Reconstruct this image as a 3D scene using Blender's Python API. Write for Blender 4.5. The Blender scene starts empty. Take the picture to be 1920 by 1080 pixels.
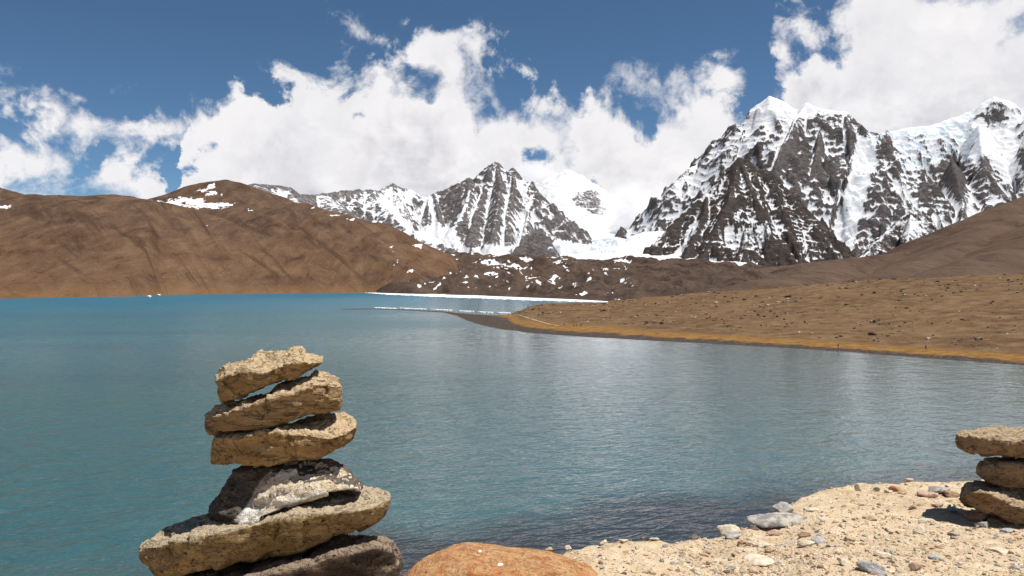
import bpy, bmesh, math, random
import numpy as np
from mathutils import Vector

random.seed(7)
rng = np.random.default_rng(7)
SC = bpy.context.scene
COL = SC.collection

# ------------------------------------------------------------------ camera
CAMZ = 24.0                      # camera height over the lake
F = 1493.0                       # focal length in pixels of a 1920 wide frame
HY = 530.0                       # horizon row of the photograph
cam_d = bpy.data.cameras.new('camera')
cam = bpy.data.objects.new('camera', cam_d)
COL.objects.link(cam)
cam.location = (0, 0, CAMZ)
cam.rotation_euler = (math.radians(90) - math.atan((540 - HY) / F), 0, 0)
cam_d.sensor_width = 36
cam_d.lens = F / 1920 * 36
cam_d.clip_start = 0.05
cam_d.clip_end = 60000
SC.camera = cam

# ------------------------------------------------------------------ light
SUN_EL, SUN_AZ = math.radians(69), math.radians(100)      # azimuth from +Y (view direction) to +X (right)
SUN_DIR = Vector((math.sin(SUN_AZ) * math.cos(SUN_EL), math.cos(SUN_AZ) * math.cos(SUN_EL), math.sin(SUN_EL)))
sun_d = bpy.data.lights.new('sun', 'SUN')
sun_d.energy = 5.0
sun_d.angle = math.radians(0.53)
sun_d.color = (1.0, 0.955, 0.89)
sun = bpy.data.objects.new('sun', sun_d)
COL.objects.link(sun)
sun.location = (30, 10, 80)
sun.rotation_euler = SUN_DIR.to_track_quat('Z', 'Y').to_euler()

SC.view_settings.view_transform = 'Standard'
SC.view_settings.look = 'None'
SC.view_settings.exposure = 0.40
SC.view_settings.gamma = 1.0
SC.view_settings.use_curve_mapping = False
SC.cycles.max_bounces = 8
SC.cycles.volume_bounces = 6
SC.cycles.use_denoising = True


class NT:
    """small helper to write node trees as expressions"""
    def __init__(self, tree):
        self.t = tree
        self.n = tree.nodes
        self.l = tree.links

    def node(self, typ, **kw):
        nd = self.n.new(typ)
        for k, v in kw.items():
            setattr(nd, k, v)
        return nd

    def put(self, sock, v):
        if v is None:
            return
        if isinstance(v, bpy.types.NodeSocket):
            self.l.new(v, sock)
        else:
            if sock.type == 'RGBA' and len(v) == 3:
                v = (*v, 1)
            sock.default_value = v

    def m(self, op, a, b=None, c=None, clamp=False):
        nd = self.node('ShaderNodeMath', operation=op, use_clamp=clamp)
        self.put(nd.inputs[0], a); self.put(nd.inputs[1], b); self.put(nd.inputs[2], c)
        return nd.outputs[0]

    def vm(self, op, a, b=None, scale=None):
        nd = self.node('ShaderNodeVectorMath', operation=op)
        self.put(nd.inputs[0], a); self.put(nd.inputs[1], b)
        if scale is not None:
            self.put(nd.inputs['Scale'], scale)
        return nd.outputs['Value'] if op in ('LENGTH', 'DOT_PRODUCT', 'DISTANCE') else nd.outputs[0]

    def sep(self, v):
        nd = self.node('ShaderNodeSeparateXYZ'); self.put(nd.inputs[0], v)
        return nd.outputs

    def comb(self, x, y, z):
        nd = self.node('ShaderNodeCombineXYZ')
        for i, q in enumerate((x, y, z)):
            self.put(nd.inputs[i], q)
        return nd.outputs[0]

    def noise(self, v, scale, detail=6, rough=0.55, dist=0.0, color=False, typ='FBM', lac=2.0):
        nd = self.node('ShaderNodeTexNoise', noise_dimensions='3D')
        nd.noise_type = typ
        self.put(nd.inputs['Vector'], v)
        for k, q in (('Scale', scale), ('Detail', detail), ('Roughness', rough), ('Distortion', dist), ('Lacunarity', lac)):
            self.put(nd.inputs[k], q)
        return nd.outputs['Color' if color else 'Fac']

    def voro(self, v, scale, feature='F1', rnd=1.0, out='Distance'):
        nd = self.node('ShaderNodeTexVoronoi', feature=feature)
        self.put(nd.inputs['Vector'], v); self.put(nd.inputs['Scale'], scale); self.put(nd.inputs['Randomness'], rnd)
        return nd.outputs[out]

    def ss(self, v, lo, hi, a=0.0, b=1.0):
        nd = self.node('ShaderNodeMapRange', interpolation_type='SMOOTHSTEP')
        for i, q in enumerate((v, lo, hi, a, b)):
            self.put(nd.inputs[i], q)
        return nd.outputs[0]

    def lin(self, v, lo, hi, a=0.0, b=1.0):
        nd = self.node('ShaderNodeMapRange', interpolation_type='LINEAR', clamp=True)
        for i, q in enumerate((v, lo, hi, a, b)):
            self.put(nd.inputs[i], q)
        return nd.outputs[0]

    def mix(self, f, a, b, blend='MIX'):
        nd = self.node('ShaderNodeMix', data_type='RGBA', blend_type=blend)
        self.put(nd.inputs[0], f); self.put(nd.inputs[6], a); self.put(nd.inputs[7], b)
        return nd.outputs[2]

    def ramp(self, f, stops):
        nd = self.node('ShaderNodeValToRGB')
        self.put(nd.inputs[0], f)
        e = nd.color_ramp.elements
        while len(e) < len(stops):
            e.new(0.5)
        for q, (p, c) in zip(e, stops):
            q.position = p
            q.color = (*c, 1)
        return nd.outputs[0]

    def attr(self, name, out='Fac'):
        nd = self.node('ShaderNodeAttribute', attribute_name=name)
        return nd.outputs[out]

    def bump(self, h, strength=1.0, dist=0.1, normal=None):
        nd = self.node('ShaderNodeBump')
        self.put(nd.inputs['Strength'], strength); self.put(nd.inputs['Distance'], dist); self.put(nd.inputs['Height'], h)
        if normal is not None:
            self.put(nd.inputs['Normal'], normal)
        return nd.outputs[0]


# ------------------------------------------------------------------ sky
world = bpy.data.worlds.new('World')
SC.world = world
world.use_nodes = True
world.node_tree.nodes.clear()
w = NT(world.node_tree)
sky = w.node('ShaderNodeTexSky', sky_type='NISHITA')
sky.sun_disc = False
sky.sun_elevation = SUN_EL
sky.sun_rotation = SUN_AZ
sky.altitude = 5100
sky.air_density = 1.0
sky.dust_density = 0.3
sky.ozone_density = 1.0
dirv = w.node('ShaderNodeTexCoord').outputs['Generated']
dx, dy, dz = w.sep(dirv)
wv = w.sep(w.noise(dirv, 16, 6, 0.62, color=True))      # torn edges
az = w.m('ADD', w.m('ARCTAN2', dx, dy), w.m('MULTIPLY', w.m('SUBTRACT', wv[0], 0.5), 0.10))
el = w.m('ADD', w.m('ARCSINE', dz), w.m('MULTIPLY', w.m('SUBTRACT', wv[1], 0.5), 0.10))


def azel(px, py):
    a = math.atan((px - 960) / F)
    return a, math.atan((HY - py) / F * math.cos(a))


# cloud tops by compass direction, as the sky stands over this valley
TOPS = [(0, 262), (60, 268), (120, 300), (170, 320), (215, 300), (250, 292), (290, 316), (318, 345), (335, 240), (350, 192),
        (400, 180), (440, 160), (470, 168), (500, 175), (540, 150), (600, 155), (640, 140), (690, 100), (730, 60), (790, 42), (840, 75),
        (880, 120), (930, 160), (970, 165), (1010, 188), (1040, 225), (1065, 245), (1090, 220), (1130, 196), (1170, 205), (1205, 238),
        (1235, 210), (1250, 168), (1300, 155), (1350, 150), (1390, 172), (1425, 182), (1448, 170), (1462, 90), (1490, 30),
        (1540, -10), (1700, -40), (1920, -60)]
A0, A1, EM = -0.62, 0.62, 0.5
fc = w.node('ShaderNodeFloatCurve')
cv = fc.mapping.curves[0]
pts = []
for px, py in TOPS:
    a, e = azel(px, py)
    pts.append(((a - A0) / (A1 - A0), e / EM))
cv.points[0].location = (0.0, pts[0][1])
cv.points[1].location = (1.0, pts[-1][1])
for p in pts:
    cv.points.new(*p)
for p in cv.points:
    p.handle_type = 'AUTO'
fc.mapping.update()
w.put(fc.inputs['Value'], w.lin(az, A0, A1))
top_in = w.m('MULTIPLY', fc.outputs[0], EM)
far_out = w.ss(w.m('ABSOLUTE', az), 0.66, 1.5)
top_far = w.m('MULTIPLY_ADD', w.noise(dirv, 1.7, 2), 0.5, 0.02)
top_el = w.m('ADD', w.m('MULTIPLY', top_in, w.m('SUBTRACT', 1.0, far_out)), w.m('MULTIPLY', top_far, far_out))


def cloud_noise(v):
    f1 = w.m('SUBTRACT', w.noise(v, 13, 8, 0.60, 0.4), 0.5)
    return w.m('MULTIPLY', f1, 0.20)


cn = cloud_noise(dirv)
dens = w.m('ADD', w.m('MULTIPLY', w.m('SUBTRACT', top_el, el), 0.75), cn)


def blob(px, py, rx, ry, rot=0.0):
    a, e = azel(px, py)
    c, s = math.cos(rot), math.sin(rot)
    da, de = w.m('SUBTRACT', az, a), w.m('SUBTRACT', el, e)
    u = w.m('MULTIPLY', w.m('ADD', w.m('MULTIPLY', da, c), w.m('MULTIPLY', de, s)), F / rx)
    v = w.m('MULTIPLY', w.m('SUBTRACT', w.m('MULTIPLY', de, c), w.m('MULTIPLY', da, s)), F / ry)
    return w.m('SUBTRACT', 1.0, w.m('SQRT', w.m('ADD', w.m('MULTIPLY', u, u), w.m('MULTIPLY', v, v))))


for b, amp in ((blob(80, 210, 40, 34), 0.030), (blob(160, 232, 95, 30, -0.25), 0.036), (blob(270, 242, 80, 24, 0.1), 0.032),
               (blob(118, 163, 28, 13, -0.3), 0.020), (blob(690, 68, 38, 20, -0.3), 0.018), (blob(20, 178, 60, 14), 0.006),
               (blob(1270, 140, 16, 9), 0.012), (blob(1353, 102, 12, 9), 0.010), (blob(880, 90, 34, 22), 0.012),
               (blob(1215, 165, 40, 16, -0.5), 0.016)):
    dens = w.m('MAXIMUM', dens, w.m('ADD', w.m('MULTIPLY', b, amp), w.m('MULTIPLY', cn, 0.55)))
for b, amp in ((blob(515, 178, 50, 38), 0.085), (blob(795, 200, 52, 80, 0.3), 0.058), (blob(680, 225, 40, 28), 0.055), (blob(700, 270, 30, 40), 0.03),
               (blob(1003, 297, 44, 26), 0.10), (blob(1122, 362, 46, 34), 0.085), (blob(1535, 105, 85, 46, -0.7), 0.085),
               (blob(1235, 235, 36, 36), 0.03), (blob(325, 330, 22, 60), 0.10), (blob(360, 320, 60, 40), 0.07), (blob(185, 300, 40, 22), 0.04)):
    dens = w.m('SUBTRACT', dens, w.m('MULTIPLY', w.m('MAXIMUM', b, 0.0), amp))
fluff = w.noise(dirv, 52, 5, 0.65, 0.6)
dens = w.m('ADD', dens, w.m('MULTIPLY', w.m('SUBTRACT', fluff, 0.5), 0.045))
soft = w.ss(w.noise(dirv, 7, 2), 0.38, 0.62, 0.016, 0.046)
alpha = w.ss(dens, -0.010, soft)
thin = w.ss(w.noise(dirv, 9, 4, 0.6, 0.5), 0.30, 0.62, 0.90, 1.0)
alpha = w.m('MULTIPLY', alpha, thin)
sdir = Vector((0.7, 0.0, 0.72)) * 0.022
cn2 = cloud_noise(w.vm('ADD', dirv, tuple(sdir)))
lit = w.ss(w.m('SUBTRACT', cn, cn2), -0.035, 0.030)
lump = w.ss(w.noise(w.vm('MULTIPLY', dirv, (1, 1, 1.4)), 8.0, 5, 0.6, 0.6), 0.36, 0.60)
edge = w.ss(dens, 0.02, 0.10)
shade = w.m('ADD', w.m('MULTIPLY', lit, 0.55), w.m('MULTIPLY', lump, 0.45))
shade = w.m('ADD', w.m('MULTIPLY', shade, edge), w.m('MULTIPLY', w.m('SUBTRACT', 1.0, edge), 0.85))
ccol = w.mix(shade, (0.46, 0.455, 0.49), (0.74, 0.725, 0.73))
SKY_STRENGTH = 0.066
skyc = w.vm('MULTIPLY', sky.outputs[0], (SKY_STRENGTH * 0.82, SKY_STRENGTH * 1.05, SKY_STRENGTH * 1.10))
bg = w.node('ShaderNodeBackground')
w.put(bg.inputs[0], w.mix(alpha, skyc, ccol))
bg.inputs[1].default_value = 1.0
wo = w.node('ShaderNodeOutputWorld')
w.l.new(bg.outputs[0], wo.inputs[0])
world.cycles.sampling_method = 'MANUAL'
world.cycles.sample_map_resolution = 512

# ------------------------------------------------------------------ numpy noise
_perm = rng.permutation(256).astype(np.int64)
_perm = np.concatenate([_perm, _perm, _perm])
_g3 = rng.normal(size=(256, 3))
_g3 /= np.linalg.norm(_g3, axis=1)[:, None]


def perlin(x, y, z=0.0):
    x = np.asarray(x, float); y = np.asarray(y, float)
    z = np.zeros_like(x) + z
    xi = np.floor(x).astype(np.int64); yi = np.floor(y).astype(np.int64); zi = np.floor(z).astype(np.int64)
    fx, fy, fz = x - xi, y - yi, z - zi
    xi &= 255; yi &= 255; zi &= 255
    u = fx * fx * fx * (fx * (fx * 6 - 15) + 10)
    v = fy * fy * fy * (fy * (fy * 6 - 15) + 10)
    ww = fz * fz * fz * (fz * (fz * 6 - 15) + 10)

    def g(a, b, c):
        h = _perm[_perm[_perm[xi + a] + yi + b] + zi + c]
        q = _g3[h]
        return q[..., 0] * (fx - a) + q[..., 1] * (fy - b) + q[..., 2] * (fz - c)
    x00 = g(0, 0, 0) * (1 - u) + g(1, 0, 0) * u
    x10 = g(0, 1, 0) * (1 - u) + g(1, 1, 0) * u
    x01 = g(0, 0, 1) * (1 - u) + g(1, 0, 1) * u
    x11 = g(0, 1, 1) * (1 - u) + g(1, 1, 1) * u
    return ((x00 * (1 - v) + x10 * v) * (1 - ww) + (x01 * (1 - v) + x11 * v) * ww) * 1.5


def fbm(x, y, z=0.0, o=5, gain=0.5, lac=2.03):
    s, a, f = 0.0, 1.0, 1.0
    for i in range(o):
        s = s + a * perlin(x * f + 17.3 * i, y * f - 9.1 * i, np.asarray(z) * f + 3.7 * i)
        a *= gain; f *= lac
    return s


def ridged(x, y, z=0.0, o=5, gain=0.5, lac=2.07):
    s, a, f, wt = 0.0, 1.0, 1.0, 1.0
    for i in range(o):
        r = 1 - np.abs(perlin(x * f + 11.3 * i, y * f + 5.9 * i, np.asarray(z) * f + 1.3 * i)) * 1.6
        r = np.clip(r, 0, 1) ** 2 * wt
        s = s + a * r
        wt = np.clip(r * 1.8, 0.15, 1)
        a *= gain; f *= lac
    return s


def sstep(x, a, b):
    t = np.clip((x - a) / (b - a), 0, 1)
    return t * t * (3 - 2 * t)


def P(px, py, D):
    return ((px - 960) / F * D, D, CAMZ + (HY - py) / F * D)


# ------------------------------------------------------------------ mesh helpers
def mesh_np(name, V, faces, smooth=True, attrs=None):
    V = np.asarray(V, np.float32)
    faces = np.asarray(faces, np.int32)
    me = bpy.data.meshes.new(name)
    k = faces.shape[1]
    me.vertices.add(len(V)); me.vertices.foreach_set('co', V.ravel())
    me.loops.add(faces.size); me.loops.foreach_set('vertex_index', faces.ravel())
    me.polygons.add(len(faces))
    me.polygons.foreach_set('loop_start', np.arange(0, faces.size, k, dtype=np.int32))
    me.polygons.foreach_set('loop_total', np.full(len(faces), k, np.int32))
    me.polygons.foreach_set('use_smooth', np.full(len(faces), smooth, bool))
    me.update(calc_edges=True)
    me.validate()
    for an, (typ, val) in (attrs or {}).items():
        at = me.attributes.new(an, typ, 'POINT')
        at.data.foreach_set('value' if typ == 'FLOAT' else 'color', np.asarray(val, np.float32).ravel())
    return me


def link(name, me, mat=None, parent=None, loc=None):
    o = bpy.data.objects.new(name, me)
    COL.objects.link(o)
    if mat and me and not me.materials:
        me.materials.append(mat)
    if parent:
        o.parent = parent
    if loc is not None:
        o.location = loc
    return o


def tag(o, label=None, cat=None, group=None, kind=None):
    if label: o['label'] = label
    if cat: o['category'] = cat
    if group: o['group'] = group
    if kind: o['kind'] = kind
    return o


def grid_faces(nr, nc):
    i = np.arange(nr * nc).reshape(nr, nc)
    return np.stack([i[:-1, :-1], i[:-1, 1:], i[1:, 1:], i[1:, :-1]], -1).reshape(-1, 4)


def polar_grid(px0, px1, dpx, rows):
    px = np.arange(px0, px1 + dpx, dpx)
    PX, Y = np.meshgrid(px, np.asarray(rows, float))
    return PX, (PX - 960) / F * Y, Y


def terrain(name, PX, X, Y, Z, mat, attrs=None):
    V = np.stack([X, Y, Z], -1).reshape(-1, 3)
    at = {k: ('FLOAT', v.ravel()) for k, v in (attrs or {}).items()}
    o = link(name, mesh_np(name, V, grid_faces(*X.shape), True, at), mat)
    return tag(o, kind='structure')


def ridges(X, Y, specs):
    """height = highest of many ridge lines, each falling off to both sides; also distance and arc length of the winner"""
    H = np.full(X.shape, -1e9); Dm = np.full(X.shape, 1e9); S = np.zeros(X.shape)
    for k, sp in enumerate(specs):
        pts = [P(*p) for p in sp['pts']]
        slope, r = sp.get('s', 1.0), sp.get('r', 5.0)
        acc = 0.0
        for (x0, y0, z0), (x1, y1, z1) in zip(pts[:-1], pts[1:]):
            vx, vy = x1 - x0, y1 - y0
            L = math.hypot(vx, vy) + 1e-6
            t = np.clip(((X - x0) * vx + (Y - y0) * vy) / L ** 2, 0, 1)
            d = np.hypot(X - x0 - t * vx, Y - y0 - t * vy)
            h = z0 + (z1 - z0) * t - slope * (np.sqrt(d * d + r * r) - r)
            if 's2' in sp:
                h = np.maximum(h, z0 + (z1 - z0) * t - slope * sp['d2'] - sp['s2'] * np.maximum(d - sp['d2'], 0) - 1e6 * (d < sp['d2']))
            b = h > H
            H = np.where(b, h, H); Dm = np.where(b, d, Dm); S = np.where(b, acc + t * L + k * 3331.0, S)
            acc += L
    return H, Dm, S


def hollow(H, k):
    """how far a point lies below its surroundings: snow gathers in gullies and blows off ribs"""
    p = np.pad(H, k, mode='edge')
    c = np.cumsum(np.cumsum(np.pad(p, ((1, 0), (1, 0))), 0), 1)
    w_ = 2 * k + 1
    return (c[w_:, w_:] - c[:-w_, w_:] - c[w_:, :-w_] + c[:-w_, :-w_]) / w_ ** 2 - H


def polydist(PX, PY, pts):
    d = np.full(PX.shape, 1e9)
    for (x0, y0), (x1, y1) in zip(pts[:-1], pts[1:]):
        vx, vy = x1 - x0, y1 - y0
        t = np.clip(((PX - x0) * vx + (PY - y0) * vy) / (vx * vx + vy * vy + 1e-9), 0, 1)
        d = np.minimum(d, np.hypot(PX - x0 - t * vx, PY - y0 - t * vy))
    return d


def inpoly(PX, PY, poly):
    c = np.zeros(PX.shape, bool)
    n = len(poly)
    for i in range(n):
        (x0, y0), (x1, y1) = poly[i], poly[(i + 1) % n]
        c ^= ((y0 > PY) != (y1 > PY)) & (PX < (x1 - x0) * (PY - y0) / (y1 - y0 + 1e-12) + x0)
    return c


def patch(PX, PY, poly, soft):
    """signed soft membership, 1 inside, 0 outside"""
    d = polydist(PX, PY, poly + poly[:1])
    sd = np.where(inpoly(PX, PY, poly), d, -d)
    return sstep(sd, -soft, soft)


def new_mat(name):
    m = bpy.data.materials.new(name)
    m.use_nodes = True
    m.node_tree.nodes.clear()
    nt = NT(m.node_tree)
    bs = nt.node('ShaderNodeBsdfPrincipled')
    out = nt.node('ShaderNodeOutputMaterial')
    nt.l.new(bs.outputs[0], out.inputs[0])
    return m, nt, bs


# ------------------------------------------------------------------ materials of the setting
def mountain_mat(name, rock_a, rock_b, snow_lo=0.0, tan=0.0):
    m, n, b = new_mat(name)
    g = n.node('ShaderNodeNewGeometry')
    pos, nor = g.outputs['Position'], g.outputs['Normal']
    nz = n.sep(nor)[2]
    big = n.noise(pos, 0.006, 4, 0.62)
    mid = n.noise(n.vm('MULTIPLY', pos, (1, 1, 2.0)), 0.036, 6, 0.70, 0.4)
    strat = n.noise(n.vm('MULTIPLY', pos, (0.8, 0.8, 1.9)), 0.058, 5, 0.70, 1.2)
    fall = n.noise(n.vm('MULTIPLY', pos, (1.6, 1.0, 0.42)), 0.040, 4, 0.62, 0.8)
    rock = n.mix(n.ss(mid, 0.3, 0.7), rock_a, rock_b)
    rock = n.mix(n.ss(strat, 0.5, 0.72), rock, (rock_b[0] * 1.7, rock_b[1] * 1.65, rock_b[2] * 1.6))
    rock = n.mix(n.ss(strat, 0.42, 0.30), rock, (rock_a[0] * .55, rock_a[1] * .55, rock_a[2] * .58))
    s = n.m('MULTIPLY_ADD', n.m('SUBTRACT', nz, 0.64), 2.0, n.attr('snow'))
    s = n.m('ADD', s, n.m('MULTIPLY', n.m('SUBTRACT', mid, 0.5), 1.7))
    s = n.m('ADD', s, n.m('MULTIPLY', n.m('SUBTRACT', strat, 0.5), 1.3))
    s = n.m('ADD', s, n.m('MULTIPLY', n.m('SUBTRACT', fall, 0.5), 2.2))
    s = n.m('ADD', s, n.m('MULTIPLY', n.m('SUBTRACT', big, 0.5), 0.8))
    sn = n.ss(s, -0.18, 0.36)
    ice = n.attr('ice')
    snowc = n.mix(n.m('MULTIPLY', ice, n.ss(n.noise(n.vm('MULTIPLY', pos, (1, 1, 2.5)), 0.016, 6, 0.62, 0.8), 0.45, 0.62)), (0.68, 0.69, 0.715), (0.40, 0.50, 0.57))
    n.put(b.inputs['Base Color'], n.mix(sn, rock, snowc))
    b.inputs['Roughness'].default_value = 0.85
    b.inputs['Specular IOR Level'].default_value = 0.15
    h = n.m('ADD', n.m('MULTIPLY', mid, 13.0), n.m('MULTIPLY', strat, 8.0))
    h = n.m('MULTIPLY', h, n.m('SUBTRACT', 1.0, n.m('MULTIPLY', sn, 0.45)))
    n.put(b.inputs['Normal'], n.bump(h, 0.85, 1.0))
    return m


def hill_mat(name, ca, cb, cc, gold=0.0, snow=True, gold_z=30.0, stones=0.35, runs=1.0, tone=0.0):
    """dry brown slope: streaks that run down the hill, mottled turf, stones, patches of old snow"""
    m, n, b = new_mat(name)
    g = n.node('ShaderNodeNewGeometry')
    pos = g.outputs['Position']
    x, y, z = n.sep(pos)
    big = n.noise(pos, 0.0045, 6, 0.6, 0.4)
    mid = n.noise(n.vm('MULTIPLY', pos, (1.0, 0.38, 0.6)), 0.024, 6, 0.68, 0.5)
    fine = n.noise(pos, 0.16, 6, 0.7)
    c = n.mix(n.ss(big, 0.32, 0.66), ca, cb)
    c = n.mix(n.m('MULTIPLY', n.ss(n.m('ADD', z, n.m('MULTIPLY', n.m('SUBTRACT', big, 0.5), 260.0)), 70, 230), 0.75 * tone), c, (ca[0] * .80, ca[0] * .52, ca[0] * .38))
    c = n.mix(n.ss(mid, 0.42, 0.70, 0, 0.8), c, cc)
    c = n.mix(n.ss(mid, 0.46, 0.30, 0, 0.9), c, tuple(q * 0.5 for q in ca))
    run = n.noise(n.comb(n.m('ADD', n.m('MULTIPLY', x, 0.77), n.m('MULTIPLY', y, 0.64)), n.m('MULTIPLY', n.m('SUBTRACT', n.m('MULTIPLY', x, 0.64), n.m('MULTIPLY', y, 0.77)), 0.13), 0.0), 0.022, 5, 0.66, 0.5)
    c = n.mix(n.ss(run, 0.47, 0.34, 0, 0.75 * runs), c, tuple(q * 0.55 for q in ca))
    c = n.mix(n.ss(run, 0.55, 0.68, 0, 0.6 * runs), c, tuple(q * 1.25 for q in cb))
    grain = n.noise(pos, 0.45, 3, 0.7)
    c = n.mix(n.ss(fine, 0.44, 0.27, 0, min(1, stones * 1.6)), c, tuple(q * 0.35 for q in ca))
    c = n.mix(n.ss(grain, 0.44, 0.28, 0, 0.75), c, tuple(q * 0.3 for q in ca))
    c = n.mix(n.ss(grain, 0.58, 0.72, 0, 0.5), c, tuple(q * 1.7 for q in cc))
    c = n.mix(n.ss(fine, 0.60, 0.72, 0, stones), c, (0.30, 0.22, 0.15))
    if gold:
        gz = n.m('ADD', z, n.m('MULTIPLY', n.m('SUBTRACT', mid, 0.5), gold_z * 1.2))
        c = n.mix(n.ss(gz, gold_z, gold_z * 0.1, 0, gold), c, (0.20, 0.105, 0.042))
    if snow:
        s = n.m('ADD', n.attr('snow'), n.m('MULTIPLY', n.m('SUBTRACT', mid, 0.5), 1.5))
        s = n.m('ADD', s, n.m('MULTIPLY', n.m('SUBTRACT', fine, 0.5), 1.3))
        c = n.mix(n.ss(s, 0.42, 0.66), c, (0.72, 0.725, 0.74))
    n.put(b.inputs['Base Color'], c)
    b.inputs['Roughness'].default_value = 0.95
    b.inputs['Specular IOR Level'].default_value = 0.1
    n.put(b.inputs['Normal'], n.bump(n.m('ADD', n.m('MULTIPLY', mid, 5.0), n.m('MULTIPLY', fine, 3.2)), 0.9, 1.0))
    return m


MAT_MASSIF = mountain_mat('rock_and_snow', (0.046, 0.040, 0.040), (0.120, 0.105, 0.103))
MAT_BUTTRESS = mountain_mat('dark_rock_and_snow', (0.030, 0.024, 0.022), (0.072, 0.056, 0.049))
MAT_GREY = mountain_mat('grey_rock_and_snow', (0.065, 0.059, 0.058), (0.165, 0.149, 0.146))
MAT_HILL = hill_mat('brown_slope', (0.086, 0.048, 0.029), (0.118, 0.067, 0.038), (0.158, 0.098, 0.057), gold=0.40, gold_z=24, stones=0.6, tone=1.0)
MAT_SCREE = hill_mat('brown_scree', (0.076, 0.048, 0.034), (0.096, 0.061, 0.042), (0.122, 0.081, 0.056), runs=0.35, stones=0.6)
MAT_MORAINE = hill_mat('moraine', (0.052, 0.036, 0.028), (0.078, 0.051, 0.037), (0.108, 0.074, 0.054), stones=0.7)

# ------------------------------------------------------------------ the big snow massif on the right
def rows(a, b, step):
    return np.arange(a, b, step)


def vpix(X, Y, Z):
    return 960 + F * X / Y, HY - F * (Z - CAMZ) / Y


def ragged(VX, VY, a, s=14.0):
    return VX + fbm(VX / s, VY / s * 1.6, 2.5, 4, 0.6) * a, VY + fbm(VX / s, VY / s * 1.6, 9.5, 4, 0.6) * a * 0.6


PX, X, Y = polar_grid(1130, 2120, 2.2, rows(3950, 6500, 5.5))
fd = lambda py, o=0: 5500 - (py - 180) * 3.6 - o
sp = [
    dict(pts=[(1180, 500, 5000), (1233, 430, 5100), (1243, 385, 5200), (1262, 345, 5300), (1300, 312, 5400), (1338, 288, 5450), (1395, 226, 5500), (1420, 196, 5500), (1443, 180, 5500),
              (1470, 190, 5500), (1492, 203, 5500), (1511, 188, 5480), (1530, 198, 5500), (1560, 203, 5500), (1585, 206, 5500),
              (1600, 222, 5520), (1627, 246, 5560), (1655, 250, 5600), (1700, 236, 5700), (1760, 231, 5800), (1815, 208, 5850),
              (1840, 190, 5850), (1862, 179, 5850), (1888, 188, 5850), (1920, 214, 5850), (1980, 250, 5850), (2060, 240, 5800), (2150, 300, 5800)], s=1.05, r=12),
    # ribs that come forward out of the face
    dict(pts=[(1395, 226, 5480), (1378, 262, 5350), (1362, 310, 5180), (1330, 360, 4950), (1290, 420, 4700)], s=1.25),
    dict(pts=[(1511, 190, 5470), (1490, 222, 5280), (1470, 265, 5080), (1452, 320, 4880), (1440, 380, 4700), (1470, 440, 4500)], s=1.35),
    dict(pts=[(1540, 205, 5480), (1535, 250, 5180), (1528, 300, 4960), (1512, 350, 4830), (1500, 400, 4640)], s=1.5),
    dict(pts=[(1583, 208, 5490), (1592, 240, 5240), (1598, 280, 5080), (1583, 330, 4900), (1562, 385, 4700), (1548, 440, 4520)], s=1.4),
    dict(pts=[(1652, 252, 5580), (1665, 285, 5280), (1682, 330, 5020), (1706, 380, 4780), (1730, 425, 4600), (1760, 465, 4450)], s=1.3),
    dict(pts=[(1640, 262, 5500), (1642, 320, 5080), (1648, 375, 4800), (1632, 430, 4580), (1620, 480, 4400)], s=1.5),
    dict(pts=[(1835, 232, 5560), (1838, 270, 5330), (1846, 310, 5140), (1870, 350, 4970), (1900, 385, 4830), (1940, 420, 4700)], s=1.2),
    dict(pts=[(1785, 300, 5250), (1795, 340, 5040), (1806, 380, 4870), (1800, 430, 4640)], s=1.5),
    dict(pts=[(1925, 225, 5800), (1922, 270, 5300), (1925, 330, 5050), (1950, 390, 4800)], s=1.3),
    dict(pts=[(1740, 330, 5110), (1745, 370, 4930), (1770, 420, 4700)], s=1.5),
]
H, Dm, S = ridges(X, Y, sp)
wx = fbm(X / 260, Y / 260, 1.5, 3) * 0.5
g1 = 1 - np.abs(perlin(S / 170 + wx, Dm / 900, 0.3)) * 2.2
g2 = 1 - np.abs(perlin(S / 62 + wx * 1.5, Dm / 420, 4.3)) * 2.2
g3 = 1 - np.abs(perlin(S / 26 + wx * 2.5, Dm / 190, 8.3)) * 2.2
H = H + (g1 - 0.55) * np.minimum(Dm * 0.16, 42) + (g2 - 0.55) * np.minimum(Dm * 0.11, 24) + (g3 - 0.55) * np.minimum(Dm * 0.08, 9)
H = H + (ridged(X / 330 + 3, Y / 330, 0.0, 6, 0.52) - 1.0) * (18 + 62 * sstep(Dm, 20, 220))
DET = fbm(X / 60, Y / 60, 2.0, 4, 0.6) * (4 + 9 * sstep(Dm, 10, 120))
terr = H / 46.0 + fbm(X / 300, Y / 300, 7.0, 3) * 1.2
H = H + 4 * np.sin(terr * 2 * math.pi) * sstep(Dm, 20, 120) * (Y < 5700)
VX, VY = vpix(X, Y, H)
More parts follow.
